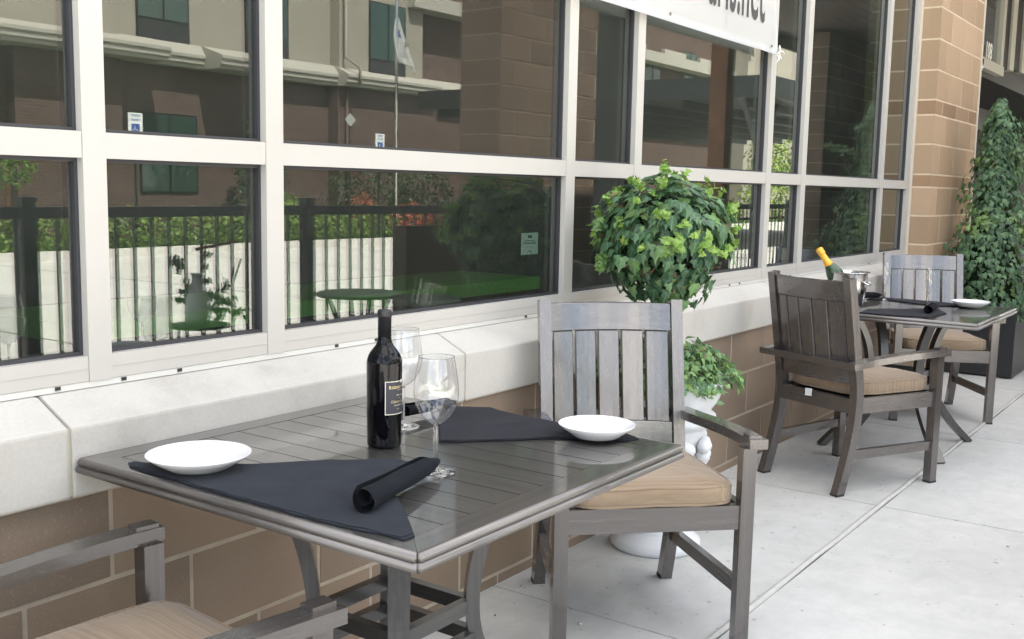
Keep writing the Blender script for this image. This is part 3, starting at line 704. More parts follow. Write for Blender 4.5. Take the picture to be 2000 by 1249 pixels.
cloth('folded_napkin', [(.040, .800), (.022, .770), (.020, .640), (.016, .450), (.018, .243), (.036, .060), (.060, .058), (.125, .130), (.180, .195), (.260, .300), (.405, .325), (.400, .408), (.375, .425), (.311, .500), (.250, .545), (.191, .592), (.100, .700)], TZ+.0005, NAVY,
      'navy napkin folded along the left edge of the near table under a plate', 'dark folded napkins', seed=1, rolls=[((.088, .196), (.374, .276), .0250, .03, .001)])
cloth('folded_napkin', [(.574, .430), (.712, .547), (.800, .640), (.872, .655), (.935, .560), (.906, .420), (.905, .300), (.904, .130), (.893, .100), (.855, .115), (.781, .248), (.693, .318)], TZ+.0005, BLACKN,
      'black napkin folded behind the front wine glass toward the armchair', 'dark folded napkins', seed=5, rolls=[((.700, .640), (.872, .628), .0175, .01, .002)])
cloth('folded_napkin', [(3.985, .40), (3.99, .56), (4.19, .58), (4.30, .50), (4.31, .43), (4.42, .38), (4.49, .31), (4.30, .22), (4.05, .24)], T2+.0005, BLACKN,
      'black napkin along the near edge of the far table', 'dark folded napkins', seed=8, rolls=[((4.17, .275), (4.44, .305), .0225, .0, .002)])
cloth('folded_napkin', [(4.70, .74), (4.86, .74), (4.87, .60), (4.865, .42), (4.83, .26), (4.73, .20), (4.63, .35), (4.67, .48), (4.75, .62)], T2+.0005, BLACKN,
      'black napkin across the back of the far table under a plate', 'dark folded napkins', seed=11, rolls=[((4.61, .765), (4.81, .70), .0225, .02, .001)])

# ------------------------------------------------------------------ plants
LEAF = [(0, 0), (.20, .15), (.50, .02), (.30, -.26), (.36, -.48), (.13, -.66), (0, -1.0), (-.13, -.66), (-.36, -.48), (-.30, -.26), (-.50, .02), (-.20, .15)]
def leafmesh(name, items, m, parent, simple=False):
    """items: (pos, normal, tipdir, size, young)"""
    vs, fs, yg, uv = [], [], [], []
    L = LEAF if not simple else [(0, 0), (.36, -.30), (.22, -.7), (0, -1), (-.22, -.7), (-.36, -.30)]
    for p, nrm, tip, s, y in items:
        nrm = nrm.normalized(); tip = (tip-nrm*tip.dot(nrm))
        if tip.length < 1e-4: tip = nrm.orthogonal()
        tip.normalize(); sd_ = nrm.cross(tip); b = len(vs)
        cu = rnd.uniform(.05, .22)
        vs.append(p+tip*(s*.32)+nrm*(s*.03)); yg.append(y); uv.append((0, -.32))
        for (x, t) in L:
            r2 = x*x; vs.append(p+sd_*(x*s)+tip*(-t*s)+nrm*(-s*cu*(abs(x)*1.1+t*t*.5))); yg.append(y); uv.append((x, t))
        n = len(L)
        for i in range(n): fs.append((b, b+1+i, b+1+(i+1) % n))
    me = bpy.data.meshes.new(name); me.from_pydata([tuple(v) for v in vs], [], fs)
    at = me.attributes.new('young', 'FLOAT', 'POINT'); at.data.foreach_set('value', yg)
    ul = me.uv_layers.new(name='UVMap'); vi = [0]*len(me.loops); me.loops.foreach_get('vertex_index', vi)
    flat = []
    for i in vi: flat += uv[i]
    ul.data.foreach_set('uv', flat)
    return link(name, me, m, parent, smooth=False)
def rv(): 
    v = Vector((rnd.gauss(0, 1), rnd.gauss(0, 1), rnd.gauss(0, 1))); return v.normalized()
DOWN = Vector((0, 0, -1))

ux, uy = 2.195, .715
urn = empty('white_urn', (ux, uy, 0), 0, 'white scalloped pedestal urn planter behind the near armchair', 'planter')
bm = BM(); lathe(bm, [(0, 0), (.160, 0), (.166, .008), (.166, .028), (.150, .042), (.125, .055), (.110, .065), (0, .065)], 64); recalc(bm); obj('base', bm, WHITEPLASTIC, urn, smooth=True)
bm = BM()
# shell ornamented pedestal: lobed stem
n = 72
prof = [(.110, .06), (.100, .10), (.115, .16), (.125, .22), (.128, .30), (.140, .36), (.160, .42), (.178, .475)]
rings = []
for i, v in enumerate(spline([(r, 0, z) for r, z in prof], 5)):
    rr = []
    for k in range(n):
        a = 2*math.pi*k/n; lob = 1+.07*abs(math.sin(a*4+.6))*math.exp(-((v.z-.25)/.12)**2)
        rr.append(bm.verts.new((v.x*lob*math.cos(a), v.x*lob*math.sin(a), v.z)))
    rings.append(rr)
for a, b in zip(rings, rings[1:]):
    for k in range(n): bm.faces.new((a[k], a[(k+1) % n], b[(k+1) % n], b[k]))
obj('pedestal', bm, WHITEPLASTIC, urn, smooth=True)
bm = BM()
for s_ in range(4):
    A0 = s_*math.pi/2-math.pi*.25-.25+math.pi*0
    ca, sa = math.cos(A0), math.sin(A0); side = Vector((-sa, ca, 0)); out = Vector((ca, sa, 0)); cc = out*.120+Vector((0, 0, .430))
    for k in range(-3, 4):
        a = k*.42; dirv = side*math.sin(a)+Vector((0, 0, -1))*math.cos(a)
        pts = [cc+dirv*(t*.120)+out*(.048*math.sin(t*2.4)-.01*t) for t in (0, .25, .5, .75, .92, 1.0)]
        tube(bm, pts, [.010, .016, .022, .026, .022, .012], 12)
obj('shell_ornament', bm, WHITEPLASTIC, urn, smooth=True)
bm = BM()
P = [(.170, .455), (.192, .470), (.203, .486), (.200, .503), (.184, .515), (.190, .530), (.206, .555), (.216, .585), (.220, .612), (.222, .626), (.212, .634), (.202, .625), (.196, .60), (.15, .55), (0, .54)]
rings = []
for v in spline([(r, 0, z) for r, z in P], 3):
    rr = []
    for k in range(96):
        a = 2*math.pi*k/96; lob = 1+.025*math.cos(a*12)*(1 if v.z > .53 else .3); rr.append(bm.verts.new((v.x*lob*math.cos(a), v.x*lob*math.sin(a), v.z)))
    rings.append(rr)
for a, b in zip(rings, rings[1:]):
    for k in range(96): bm.faces.new((a[k], a[(k+1) % 96], b[(k+1) % 96], b[k]))
obj('bowl', bm, WHITEPLASTIC, urn, smooth=True)
bm = BM(); lathe(bm, [(0, .60), (.178, .60)], 40); obj('soil', bm, plain('soil', (.04, .03, .02), .95), urn)

tp = empty('ivy_topiary', (ux, uy, .6), 0, 'round ivy topiary ball on a bare stem above the white urn', 'plant')
tp_inv = Vector((ux, uy, .6))
bm = BM(); tube(bm, [Vector(p)-tp_inv for p in spline([(ux, uy, .60), (ux+.006, uy, .75), (ux-.012, uy+.004, .88), (ux-.01, uy, 1.0), (ux, uy, 1.15)], 5)], .0115, 9)
tube(bm, [Vector(p)-tp_inv for p in spline([(ux+.012, uy-.01, .62), (ux+.02, uy+.012, .78), (ux+.006, uy+.01, .93), (ux-.02, uy, 1.1)], 5)], .0065, 8); obj('stem', bm, BARK, tp, smooth=True)
bc = Vector((ux-.012, uy, 1.145)); items = []
bm = BM()
for i in range(46):
    d = rv(); tube(bm, [bc-tp_inv+d*.02, bc-tp_inv+d*.13+rv()*.03, bc-tp_inv+d*.22+rv()*.04], .002, 5)
obj('twigs', bm, BARK, tp)
for i in range(1900):
    d = rv(); d = Vector((d.x, d.y, d.z)); sh = rnd.random()**.45
    rad = Vector((.238, .238, .205)); bmp_ = 1+.26*noise.noise(d*2.6)+.10*noise.noise(d*6)
    if sh < .55 and rnd.random() < .4: continue
    p = bc+Vector((d.x*rad.x, d.y*rad.y, d.z*rad.z))*(.50+.50*sh)*bmp_
    if d.z < -.45: p.z -= rnd.random()*.065
    nr = (d*Vector((1, 1, 1)).length*.6+Vector((0, 0, .35))+rv()*.42).normalized()
    tip = DOWN+rv()*.45+d*.15
    items.append((p-tp_inv, nr, tip, rnd.choice((.022, .030, .038, .044, .050, .055))*rnd.uniform(.85, 1.1), (rnd.uniform(.08, .32) if noise.noise(d*3.7+Vector((4, 1, 2))) > .2 else 0)))
rt_ = rt2
for i in range(84):      # young lime shoots
    d = rv(); d.z = abs(d.z)*.9-.25; d.normalize(); p0 = bc+Vector((d.x*.235, d.y*.235, d.z*.22)); ax = (d*.9+Vector((0, 0, .35))+rv()*.3).normalized()
    L_ = rnd.uniform(.01, .05)
    for k in range(rnd.randint(4, 7)):
        p = p0+ax*(L_*k/5); items.append((p-tp_inv, (ax+rv()*.8).normalized(), rv()+DOWN*.4+d*.4, rnd.uniform(.018, .034), rnd.uniform(.55, 1)))
for dd, ln in (((-.80, .35, -.25), .07), ((-.78, .5, -.42), .06), ((-.7, .6, .15), .04), ((.72, -.7, -.1), .02)):   # trailing sprays at the left
    d = Vector(dd).normalized(); 
    for k in range(16):
        t = k/15; p = bc+Vector((d.x*.225, d.y*.225, d.z*.215))*(1+ln*4*t)+rv()*.014; items.append((p-tp_inv, (rv()+Vector((-.3, -.6, .6))).normalized(), d+rv()*.6+DOWN*.3, rnd.uniform(.022, .036), rnd.uniform(.15, .9)*t))
leafmesh('crown', items, IVY, tp)
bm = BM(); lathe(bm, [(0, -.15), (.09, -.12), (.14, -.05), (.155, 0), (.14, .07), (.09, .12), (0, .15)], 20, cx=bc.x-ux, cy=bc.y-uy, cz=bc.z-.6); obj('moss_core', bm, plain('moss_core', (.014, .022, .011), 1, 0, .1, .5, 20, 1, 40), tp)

iu = empty('urn_ivy', (ux, uy, .6), 0, 'bushy pale green ivy filling the white urn', 'plant'); items = []
for i in range(1900):
    a = rnd.uniform(0, 2*math.pi); rr = math.sqrt(rnd.random()); hh = .115*(1-rr**4)+.045
    r_ = (.252+(.04 if abs(a-5.4) < .5 else 0))*rr; z = .610+hh*rnd.uniform(.25, 1)+ .035*noise.noise(Vector((math.cos(a)*2, math.sin(a)*2, rr*2)))
    if rr > .82: z -= rnd.random()*.035
    p = Vector((ux+r_*math.cos(a), uy+r_*math.sin(a), z)); p.y = min(p.y, .915)
    d = Vector((math.cos(a), math.sin(a), 0))*rr
    items.append((p-tp_inv, (d*.8+Vector((0, 0, .7))+rv()*.6), d*.7+DOWN*.5+rv()*.7, rnd.uniform(.018, .034), rnd.random()**3*.9))
leafmesh('foliage', items, IVY2, iu)

# tall black planter with climbing ivy
pl = empty('black_planter', (6.98, .352, 0), 0, 'tall square black planter box by the entrance', 'planter')
bm = BM(); Z = .545
for q in ((0, .56, 0, .02), (0, .56, .50, .52), (0, .02, .021, .499), (.54, .56, .021, .499)): box(bm, *q, .012, Z)
box(bm, .021, .539, .021, .499, .014, .05); obj('box', bm, BLACKPAINT, pl, bevel=.003)
bm = BM(); box(bm, .022, .538, .022, .498, Z-.07, Z-.045); obj('soil', bm, plain('potting_soil', (.035, .025, .018), .95), pl)
for dx in (.03, .49):
    for dy in (.03, .45): bm = BM(); box(bm, dx, dx+.04, dy, dy+.04, 0, .0118); obj('foot', bm, BLACKPAINT, pl)
it = empty('climbing_ivy', (7.26, .61, .5), 0, 'tall conical climbing ivy growing from the black planter', 'plant'); org = Vector((7.26, .61, .5)); items = []
def ir(z): # radius with height
    P = [(.40, .34), (.55, .46), (.75, .50), (.95, .40), (1.1, .25), (1.3, .20), (1.6, .18), (1.85, .13), (2.0, .04)]
    for (a, r0), (b, r1) in zip(P, P[1:]):
        if z <= b: return r0+(r1-r0)*(z-a)/(b-a)
    return .03
for i in range(5000):
    z = .42+1.60*rnd.random()**1.35; a = rnd.uniform(0, 2*math.pi); r_ = ir(z)*(1+.75*noise.noise(Vector((math.cos(a)*1.5, math.sin(a)*1.5, z*6.5)))+.3*noise.noise(Vector((math.cos(a)*4, math.sin(a)*4, z*15))))*(rnd.random()**.35)
    cx = .05*math.sin(z*5); p = Vector((7.26+cx+r_*math.cos(a), .61+r_*math.sin(a)*.95, z)); d = Vector((math.cos(a), math.sin(a), 0))
    if p.y > .885: continue
    items.append((p-org, d+Vector((0, 0, .35))+rv()*.45, DOWN+rv()*.5, rnd.uniform(.028, .050), (rnd.uniform(.3, .8) if noise.noise(p*3.1) > .30 and rnd.random() < .6 else 0)))
for k in range(40): 
    p = Vector((7.05+rnd.uniform(-.02, .02), .30-k*.006, 1.62+.02*math.sin(k)+k*.002)); items.append((p+Vector((.1, .2, 0))-org+rv()*.02, rv()+Vector((0, -.4, .5)), DOWN+rv(), .04, rnd.random()*.3))
leafmesh('foliage', items, IVY3, it)
bm = BM()
for k in range(4):
    a = k*math.pi/2+.4; tube(bm, [(.16*math.cos(a), .16*math.sin(a), -.03), (.09*math.cos(a+.8), .09*math.sin(a+.8), .6), (.01*math.cos(a), .01*math.sin(a), 1.40)], .010, 7)
obj('stems', bm, BARK, it, smooth=True)
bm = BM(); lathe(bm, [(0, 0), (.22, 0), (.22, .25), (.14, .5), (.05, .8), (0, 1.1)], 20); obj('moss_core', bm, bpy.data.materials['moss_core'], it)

# ------------------------------------------------------------------ banner
bn = empty('vinyl_banner', (0, 0, 0), 0, 'white vinyl banner with large black lettering tied across the upper windows', 'banner')
bn.location = (3.86, 1.0, 1.985)
bm = BM(); nx, nz = 90, 26; vs = []
BX0, BX1, BZ0, BZ1 = .95, 3.868, 1.986, 2.95
def bann(x, z):
    e = (x-BX0)/(BX1-BX0)
    y = 1.010+.006*math.sin(x*2.1)+.004*noise.noise(Vector((x*1.2, z*1.5, 2)))
    dr = max(0, 1-abs(x-BX1)/.30); y -= .010*dr*math.sin((z-BZ0)*7+1)
    return y
for i in range(nx+1):
    row = []
    for k in range(nz+1):
        x = BX0+(BX1-BX0)*i/nx; z = BZ0+(BZ1-BZ0)*k/nz
        pull = math.exp(-((z-BZ0)/.10)**2)*max(0, 1-(BX1-x)/.18)
        xx = x+.018*pull-.010*math.sin(math.pi*(z-BZ0)/(BZ1-BZ0))*max(0, 1-(BX1-x)/.3)
        zz = z+.012*math.sin(math.pi*min(1, max(0, (x-BX0)/(BX1-BX0)))*1)*0+(-.006*pull)
        row.append(bm.verts.new((xx-3.86, bann(x, z)-1.0, zz-1.985)))
    vs.append(row)
for a, b in zip(vs, vs[1:]):
    for k in range(nz): bm.faces.new((a[k], b[k], b[k+1], a[k+1]))
bmesh.ops.solidify(bm, geom=bm.faces[:], thickness=.0008); recalc(bm)
VINYL = plain('white_vinyl', (.80, .79, .77), .38, 0, .4)
obj('sheet', bm, VINYL, bn, smooth=True)
INK = plain('black_ink', (.045, .045, .045), .45)
me = text_mesh('aris.net', .44, .46, .0040, spacing=1.04)
def putext(me, x1, z, name='lettering', dy=.0022):
    xm = max(v.co.x for v in me.vertices)
    bmm = BM(); bmm.from_mesh(me); bmesh.ops.subdivide_edges(bmm, edges=[e for e in bmm.edges if e.calc_length() > .05], cuts=1); bmm.to_mesh(me); bmm.free()
    for v in me.vertices:
        X = x1-xm+v.co.x; Zz = z+v.co.y; v.co = Vector((X-3.86, bann(X, Zz)-1.0-dy, Zz-1.985))
    link(name, me, INK, bn)
putext(me, 3.712, 2.118)
ROPE = plain('white_rope', (.72, .70, .66), .8)
for q in ((3.862, 2.002),):
    bm = BM()
    cz_ = Vector((q[0]-3.86+.012, .992-1.0, q[1]-1.985-.02))
    tube(bm, [cz_+Vector((.0, 0, .045)), cz_+Vector((.004, -.004, .02)), cz_], .0028, 6)
    for ox, rr, t0 in ((.022, .024, 0), (-.006, .016, 1)):
        tube(bm, [cz_+Vector((ox+rr*math.cos(a*.5+t0), -.004-.004*math.sin(a), rr*.8*math.sin(a*.5+t0))) for a in range(11)], .0026, 6)
    tube(bm, [cz_, cz_+Vector((-.02, -.006, -.025)), cz_+Vector((-.03, -.004, -.04))], .0024, 6)
    tube(bm, [cz_, cz_+Vector((-.004, -.006, -.03))], .0024, 6)
    obj('tie_cord', bm, ROPE, bn, smooth=True)
bm = BM()
for x in (2.72, 3.80): tube(bm, [(x-3.86, .003, .03), (x-3.86, .0005, .03)], .007, 14)
obj('grommet', bm, plain('brass_grommet', (.30, .27, .20), .4, .8), bn)

# ------------------------------------------------------------------ entrance beyond the pilaster
DB = plain('dark_bronze_frame', (.020, .016, .013), .5, 0, .3)
en = empty('entrance_glazing', (7.9, 1.15, 0), 0, 'cream framed transom window and dark door panels at the entrance', 'window')
CREAM = plain('cream_aluminium', (.44, .41, .33), .45)
def eb(name, m, *q, bv=.002):
    bm = BM(); box(bm, q[0]-7.9, q[1]-7.9, q[2]-1.15, q[3]-1.15, q[4], q[5]); return obj(name, bm, m, en, bevel=bv)
eb('transom_rail', CREAM, 7.88, 10.05, 1.15, 1.22, 2.47, 2.56)
eb('transom_mullion', CREAM, 9.86, 9.98, 1.148, 1.225, 2.561, 3.6)
eb('transom_head', CREAM, 7.88, 9.859, 1.15, 1.22, 3.5, 3.6)
eb('corner_post', DB, 9.982, 10.3, 1.17, 1.25, 2.56, 3.6); eb('transom_mullion', CREAM, 10.31, 10.52, 1.15, 1.22, 2.565, 3.6)
eb('corner_post', DB, 10.53, 10.9, 1.17, 1.25, 2.60, 3.6); eb('transom_mullion', CREAM, 10.93, 11.12, 1.15, 1.22, 2.60, 3.6)
eb('transom_mullion', CREAM, 11.9, 12.1, 1.15, 1.22, 2.60, 3.6)
bm = BM(); quad(bm, [(-.02, .035, 2.555), (1.96, .035, 2.555), (1.96, .035, 3.5), (-.02, .035, 3.5)]); obj('pane', bm, PANE, en); bm = BM(); quad(bm, [(3.22, .05, 2.6), (4.0, .05, 2.6), (4.0, .05, 3.5), (3.22, .05, 3.5)]); obj('pane', bm, PANE, en)
eb('door_header', DB, 7.86, 30, 1.226, 2.6, 2.42, 2.60)
eb('header_backing', DB, 7.9, 30, 1.9, 2.6, 2.60, 3.6)
eb('side_jamb', DB, 7.86, 7.93, 1.25, 1.33, 0, 2.42)
eb('jamb_post', plain('taupe_metal', (.24, .20, .16), .5), 10.05, 10.28, 2.0, 2.1, 0, 2.42)
eb('door_frame', DB, 10.40, 10.52, 2.0, 2.08, 0, 2.42); eb('door_frame', DB, 10.52, 14, 2.0, 2.08, 2.15, 2.42); eb('door_frame', DB, 12.1, 12.2, 2.0, 2.08, 0, 2.15)
eb('door_edge', STEEL, 10.56, 10.60, 1.97, 2.0, .1, 2.1)
bm = BM(); quad(bm, [(.03, .15, .05), (2.15, .88, .05), (2.15, .88, 2.42), (.03, .15, 2.42)]); obj('side_glass', bm, PANE, en); bm = BM(); quad(bm, [(2.7, .87, .05), (4.2, .87, .05), (4.2, .87, 2.15), (2.7, .87, 2.15)]); obj('side_glass', bm, PANE, en)
eb('vestibule_wall', plain('vestibule_grey', (.03, .032, .032), .8), 7.9, 30, 3.3, 3.4, 0, 3.6)
eb('door_notice', plain('notice_paper', (.42, .42, .42), .6), 10.66, 10.95, 1.985, 1.99, 1.62, 1.80)
eb('door_notice', bpy.data.materials['notice_paper'], 10.70, 10.98, 1.985, 1.99, .82, 1.32)
me = text_mesh('108', .20, .95, .006); link('house_number', me, plain('number_white', (.80, .78, .70), .5), en, loc=(1.42, .028, 2.585), rot=(math.pi/2, 0, 0))
ar = empty('door_closer', (9.0, 1.13, 2.4), 0, 'thin silver door closer rod under the transom', 'door hardware')
bm = BM(); tube(bm, [(-.02, .0, .07), (1.45, .25, .115)], .011, 8); tube(bm, [(-.03, .0, .02), (-.02, 0, .12)], .018, 8); tube(bm, [(1.40, .24, .11), (1.50, .26, .115)], .018, 8); obj('rod', bm, STEEL, ar, smooth=True)

# ------------------------------------------------------------------ window sticker card
nc = empty('notice_card', (1.83, 1.094, 1.07), 0, 'white printed notice card inside the wide lower pane', 'notice')
bm = BM(); box(bm, 0, .105, 0, .0006, 0, .077); obj('paper', bm, plain('card_paper', (.62, .63, .63), .7), nc)
bm = BM()
for a, b, z, h in ((.040, .065, .058, .010), (.020, .085, .048, .0025), (.012, .092, .042, .0025), (.012, .092, .037, .0025), (.02, .07, .028, .001), (.02, .07, .023, .001)): box(bm, a, b, -.0004, -.0001, z, z+h)
tube(bm, [(.052+.012*math.cos(t*math.pi/8), -.0004, .002+.012*math.sin(t*math.pi/8)) for t in range(9)], .0011, 5)
obj('print', bm, plain('card_ink', (.05, .05, .05), .7), nc)

# ------------------------------------------------------------------ railing, columns and timber post on the street side
def railing(x0, x1, posts, label):
    r = empty('metal_railing', (x0, -2.0, 0), 0, label, 'railing')
    bm = BM(); box(bm, 0, x1-x0, -.022, .022, 1.10, 1.16); obj('top_rail', bm, BLACKPAINT, r, bevel=.004)
    bm = BM(); box(bm, 0, x1-x0, -.016, .016, .10, .13); obj('bottom_rail', bm, BLACKPAINT, r, bevel=.003)
    for p in posts:
        bm = BM(); box(bm, p-x0-.036, p-x0+.036, -.036, .036, 0, 1.19); box(bm, p-x0-.042, p-x0+.042, -.042, .042, 1.191, 1.212); obj('post', bm, BLACKPAINT, r, bevel=.003)
    bm = BM(); box(bm, -.008, .008, -.008, .008, .13, 1.10); b0 = obj('baluster', bm, BLACKPAINT, r)
    x = x0+.06; first = True
    while x < x1-.02:
        if min(abs(x-p) for p in posts) > .05:
            if first: b0.location = (x-x0, 0, 0); first = False
            else:
                c = b0.copy(); C.objects.link(c); c.location = (x-x0, 0, 0)
        x += .115
railing(-.9, 5.53, [-.2, 1.75, 3.70, 5.45], 'black metal railing reflected in the lower panes across the patio')
railing(8.42, 13.0, [8.5, 10.45, 12.4], 'black metal railing between the two block columns')
def column(x0, x1, label):
    c = empty('block_column', (x0, -2.2, 0), 0, label, 'column')
    bm = BM(); cs_ = [(i*.194-.02, (i+1)*.194-.02, i % 2) for i in range(18)]
    for z0, z1, k in cs_:
        off = (0, .203)[k]; x = -off
        while x < x1-x0:
            a, b = max(0, x), min(x1-x0, x+.406)
            if b-a > .03: box(bm, a+.006*(a > 0), b-.006*(b < x1-x0), .0, .4, z0+.006, z1-.006)
            x += .406
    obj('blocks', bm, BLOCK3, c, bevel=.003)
    bm = BM(); box(bm, .004, x1-x0-.004, .004, .396, -.02, 3.47); obj('mortar', bm, plain('column_mortar', (.36, .28, .20), .9), c)
column(5.57, 7.02, 'brown block column on the street side nearest the camera'); column(13.05, 15.6, 'brown block column on the street side farther right')
ps = empty('added_dark_panel', (7.03, -2.15, 0), 0, 'added tall dark panel that darkens the reflection in one narrow pane', 'screen')
bm = BM(); box(bm, .04, 1.30, .0, .06, .12, 3.4); obj('panel', bm, plain('added_panel_black', (.022, .024, .025), .8), ps, bevel=.004)  # added panel, put here to keep the narrow pane's reflection dark
for x in (0, 1.31): bm = BM(); box(bm, x, x+.035, -.01, .07, -.01, 3.42); obj('frame_post', bm, BLACKPAINT, ps)
tw = empty('timber_post', (10.03, -2.1, 0), 0, 'reddish brown timber roof post beyond the first column', 'post')
bm = BM(); box(bm, 0, .20, 0, .20, .0, 3.5); obj('post', bm, plain('cedar_wood', (.22, .10, .055), .7, 0, .3, .3, 4), tw, bevel=.006)
# brown patio bench with high back
bn2 = empty('patio_bench', (4.24, -1.60, 0), 0, 'dark brown high backed patio bench against the railing', 'bench')
WIC = plain('brown_wicker', (.10, .072, .058), .75, 0, .3, .35, 30, .8, 70)
bm = BM(); box(bm, 0, 1.9, -.10, 0, .1, 1.03); obj('backrest', bm, WIC, bn2, bevel=.03, seg=3)
bm = BM(); box(bm, .02, 1.88, .005, .55, .12, .40); obj('seat_base', bm, WIC, bn2, bevel=.02, seg=2)
for x in (.04, 1.80):
    for y in (-.07, .45): bm = BM(); box(bm, x, x+.05, y, y+.05, 0, .1); obj('leg', bm, BLACKPAINT, bn2)

# ------------------------------------------------------------------ far side of the road
def leafy(name, blobs, m, label, cat, n, size, group=None, young=0, trunk=None):
    """blobs: (cx,cy,cz,rx,ry,rz,weight)"""
    c0 = Vector((blobs[0][0], blobs[0][1], 0)); o = empty(name, c0, 0, label, cat, group); items = []
    tw_ = sum(b[6] for b in blobs)
    for b in blobs:
        for i in range(int(n*b[6]/tw_)):
            d = rv(); q = Vector((d.x*b[3], d.y*b[4], d.z*b[5]))*(1+.22*noise.noise(Vector((d.x*3+b[0], d.y*3, d.z*3))))*rnd.uniform(.72, 1.03)
            p = Vector((b[0], b[1], b[2]))+q
            if p.z < -.1: p.z = rnd.uniform(-.1, .3)
            items.append((p-c0, d+rv()*.6+Vector((0, 0, .3)), rv()+DOWN*.2, rnd.uniform(.7, 1.3)*size, rnd.random()**2*young))
    leafmesh('crown', items, m, o, simple=True)
    if trunk:
        bm = BM(); tube(bm, [(0, 0, -.15), (0, 0, trunk)], .05, 8); obj('trunk', bm, BARK, o)
    return o
hb = []
x = 2.0
hedge_obj_n = 0
k = 0
while x < 19.4:
    r_ = rnd.uniform(.50, .68); hh = rnd.uniform(.46, .56)
    leafy('hedge_shrub', [(x, -15.0+rnd.uniform(-.1, .1), .28, r_, .55, hh, 1)], BUSH, 'low clipped bright green shrub in the planting bed across the road', 'shrub', 900, .075, 'clipped shrubs across the road', young=.5)
    x += r_*1.55; k += 1
leafy('round_shrub', [(15.6, -15.2, .45, .65, .6, .62, 1)], BUSH, 'taller rounded bright green shrub above the clipped row', 'shrub', 1300, .075, young=.8)
leafy('flowering_shrub', [(18.6, -15.6, .6, .5, .4, .5, 1), (19.9, -15.2, .45, .9, .5, .42, 2), (21.1, -15.2, .42, .6, .5, .4, 1)], REDLEAF, 'red leaved shrub mass beside the flagpole bed', 'shrub', 1800, .07, young=.3)
leafy('dark_bush', [(20.6, -17.2, 1.1, 1.6, 1.0, 1.2, 1), (22.5, -17.0, 1.0, 1.2, .9, 1.0, 1)], DARKBUSH, 'dark rounded bush in front of the hotel wall', 'shrub', 3200, .09, young=.3)
leafy('conifer', [(17.6, -18.4, .6, .95, .8, .9, 3), (17.6, -18.4, 1.7, .75, .7, 1.0, 3), (17.6, -18.4, 2.8, .45, .45, .9, 2), (17.6, -18.4, 3.5, .2, .2, .6, 1)], DARKBUSH, 'dark conical evergreen against the hotel wall', 'tree', 4200, .09, trunk=3)
leafy('ash_tree', [(45.6, -15, 2.9, 1.8, 1.6, 1.7, 2), (44.5, -15, 1.4, 2.4, 1.3, 1.2, 1), (38.5, -15, .5, 2.2, .8, .55, 1)], BUSH, 'small bright yellow green tree far to the right across the road', 'tree', 4200, .16, young=1.6, trunk=2)
leafy('flowering_tree', [(9.2, -15.6, 1.55, .55, .5, .45, 1), (8.6, -15.6, 1.9, .4, .4, .3, .5)], BUSH, 'small shrub with white blooms at the far left', 'shrub', 900, .07, trunk=1.2)

# hotel
HB = plain('hotel_brick', (.15, .085, .065), .9, 0, .2); 
def brickmat(m):
    n = m.node_tree; b = n.nodes['Principled BSDF']; tc = N(n, 'TexCoord'); sp = N(n, 'SeparateXYZ'); n.links.new(tc.outputs['Object'], sp.inputs[0]); ad = N(n, 'Math', operation='ADD'); n.links.new(sp.outputs[0], ad.inputs[0]); n.links.new(sp.outputs[1], ad.inputs[1])
    cb_ = N(n, 'CombineXYZ'); n.links.new(ad.outputs[0], cb_.inputs[0]); n.links.new(sp.outputs[2], cb_.inputs[1])
    br = N(n, 'TexBrick'); br.inputs['Scale'].default_value = 1; br.inputs['Brick Width'].default_value = .22; br.inputs['Row Height'].default_value = .075; br.inputs['Mortar Size'].default_value = .008
    br.inputs['Color1'].default_value = (.085, .052, .043, 1); br.inputs['Color2'].default_value = (.13, .078, .062, 1); br.inputs['Mortar'].default_value = (.15, .13, .12, 1)
    n.links.new(cb_.outputs[0], br.inputs[0]); n.links.new(br.outputs[0], b.inputs['Base Color'])
brickmat(HB)
STUC = plain('beige_stucco', (.33, .30, .255), .9, 0, .2, .05, 2); TRIM = plain('cream_trim', (.41, .385, .34), .8, 0, .2); CURT = plain('green_curtain', (.12, .18, .155), .8)
HG = m_pane('hotel_glass', (.5, .6, .56), .10)
ho = empty('hotel_building', (0, -20, 0), 0, 'brick and beige stucco hotel across the road, seen mirrored in the windows', 'building')
def hb_(name, m, x0, x1, y0, y1, z0, z1, parent=None, bv=0): 
    bm = BM(); box(bm, x0, x1, y0, y1, z0, z1); return obj(name, bm, m, parent or ho, bevel=bv)
hb_('ground_floor_wall', HB, 5.5, 60, -8, -.20, -.2, 4.25)
hb_('upper_wall', STUC, 5.5, 14.3, -8, .35, 4.62, 9.4); hb_('upper_wall', STUC, 14.31, 21.9, -8, -.12, 4.62, 9.4); hb_('upper_wall', STUC, 21.91, 25.75, -8, .25, 4.62, 9.4)
hb_('upper_wall', HB, 25.76, 60, -8, -.2, 4.62, 9.4)
hb_('brick_pier', HB, 11.8, 14.5, -.19, .16, -.2, 4.24); hb_('brick_pier', HB, 21.9, 26.5, -.19, .22, -.2, 4.24)
for x0, x1, d in ((5.5, 15.4, .95), (15.41, 16.95, .30), (16.96, 18.5, .95), (18.51, 21.85, .30), (21.86, 26.2, .70), (26.21, 60, .35)):
    bm = BM(); prof = [(-.3, 4.25), (d-.15, 4.25), (d-.12, 4.32), (d-.05, 4.36), (d-.05, 4.46), (d, 4.50), (d, 4.58), (min(.15, d-.2), 4.84), (-.3, 4.86)]
    A = [bm.verts.new((x0, y, z)) for y, z in prof]; B = [bm.verts.new((x1, y, z)) for y, z in prof]
    bm.faces.new(A); bm.faces.new(B[::-1])
    for i in range(len(prof)): bm.faces.new((A[i], B[i], B[(i+1) % len(prof)], A[(i+1) % len(prof)]))
    recalc(bm); obj('cornice', bm, TRIM, ho)
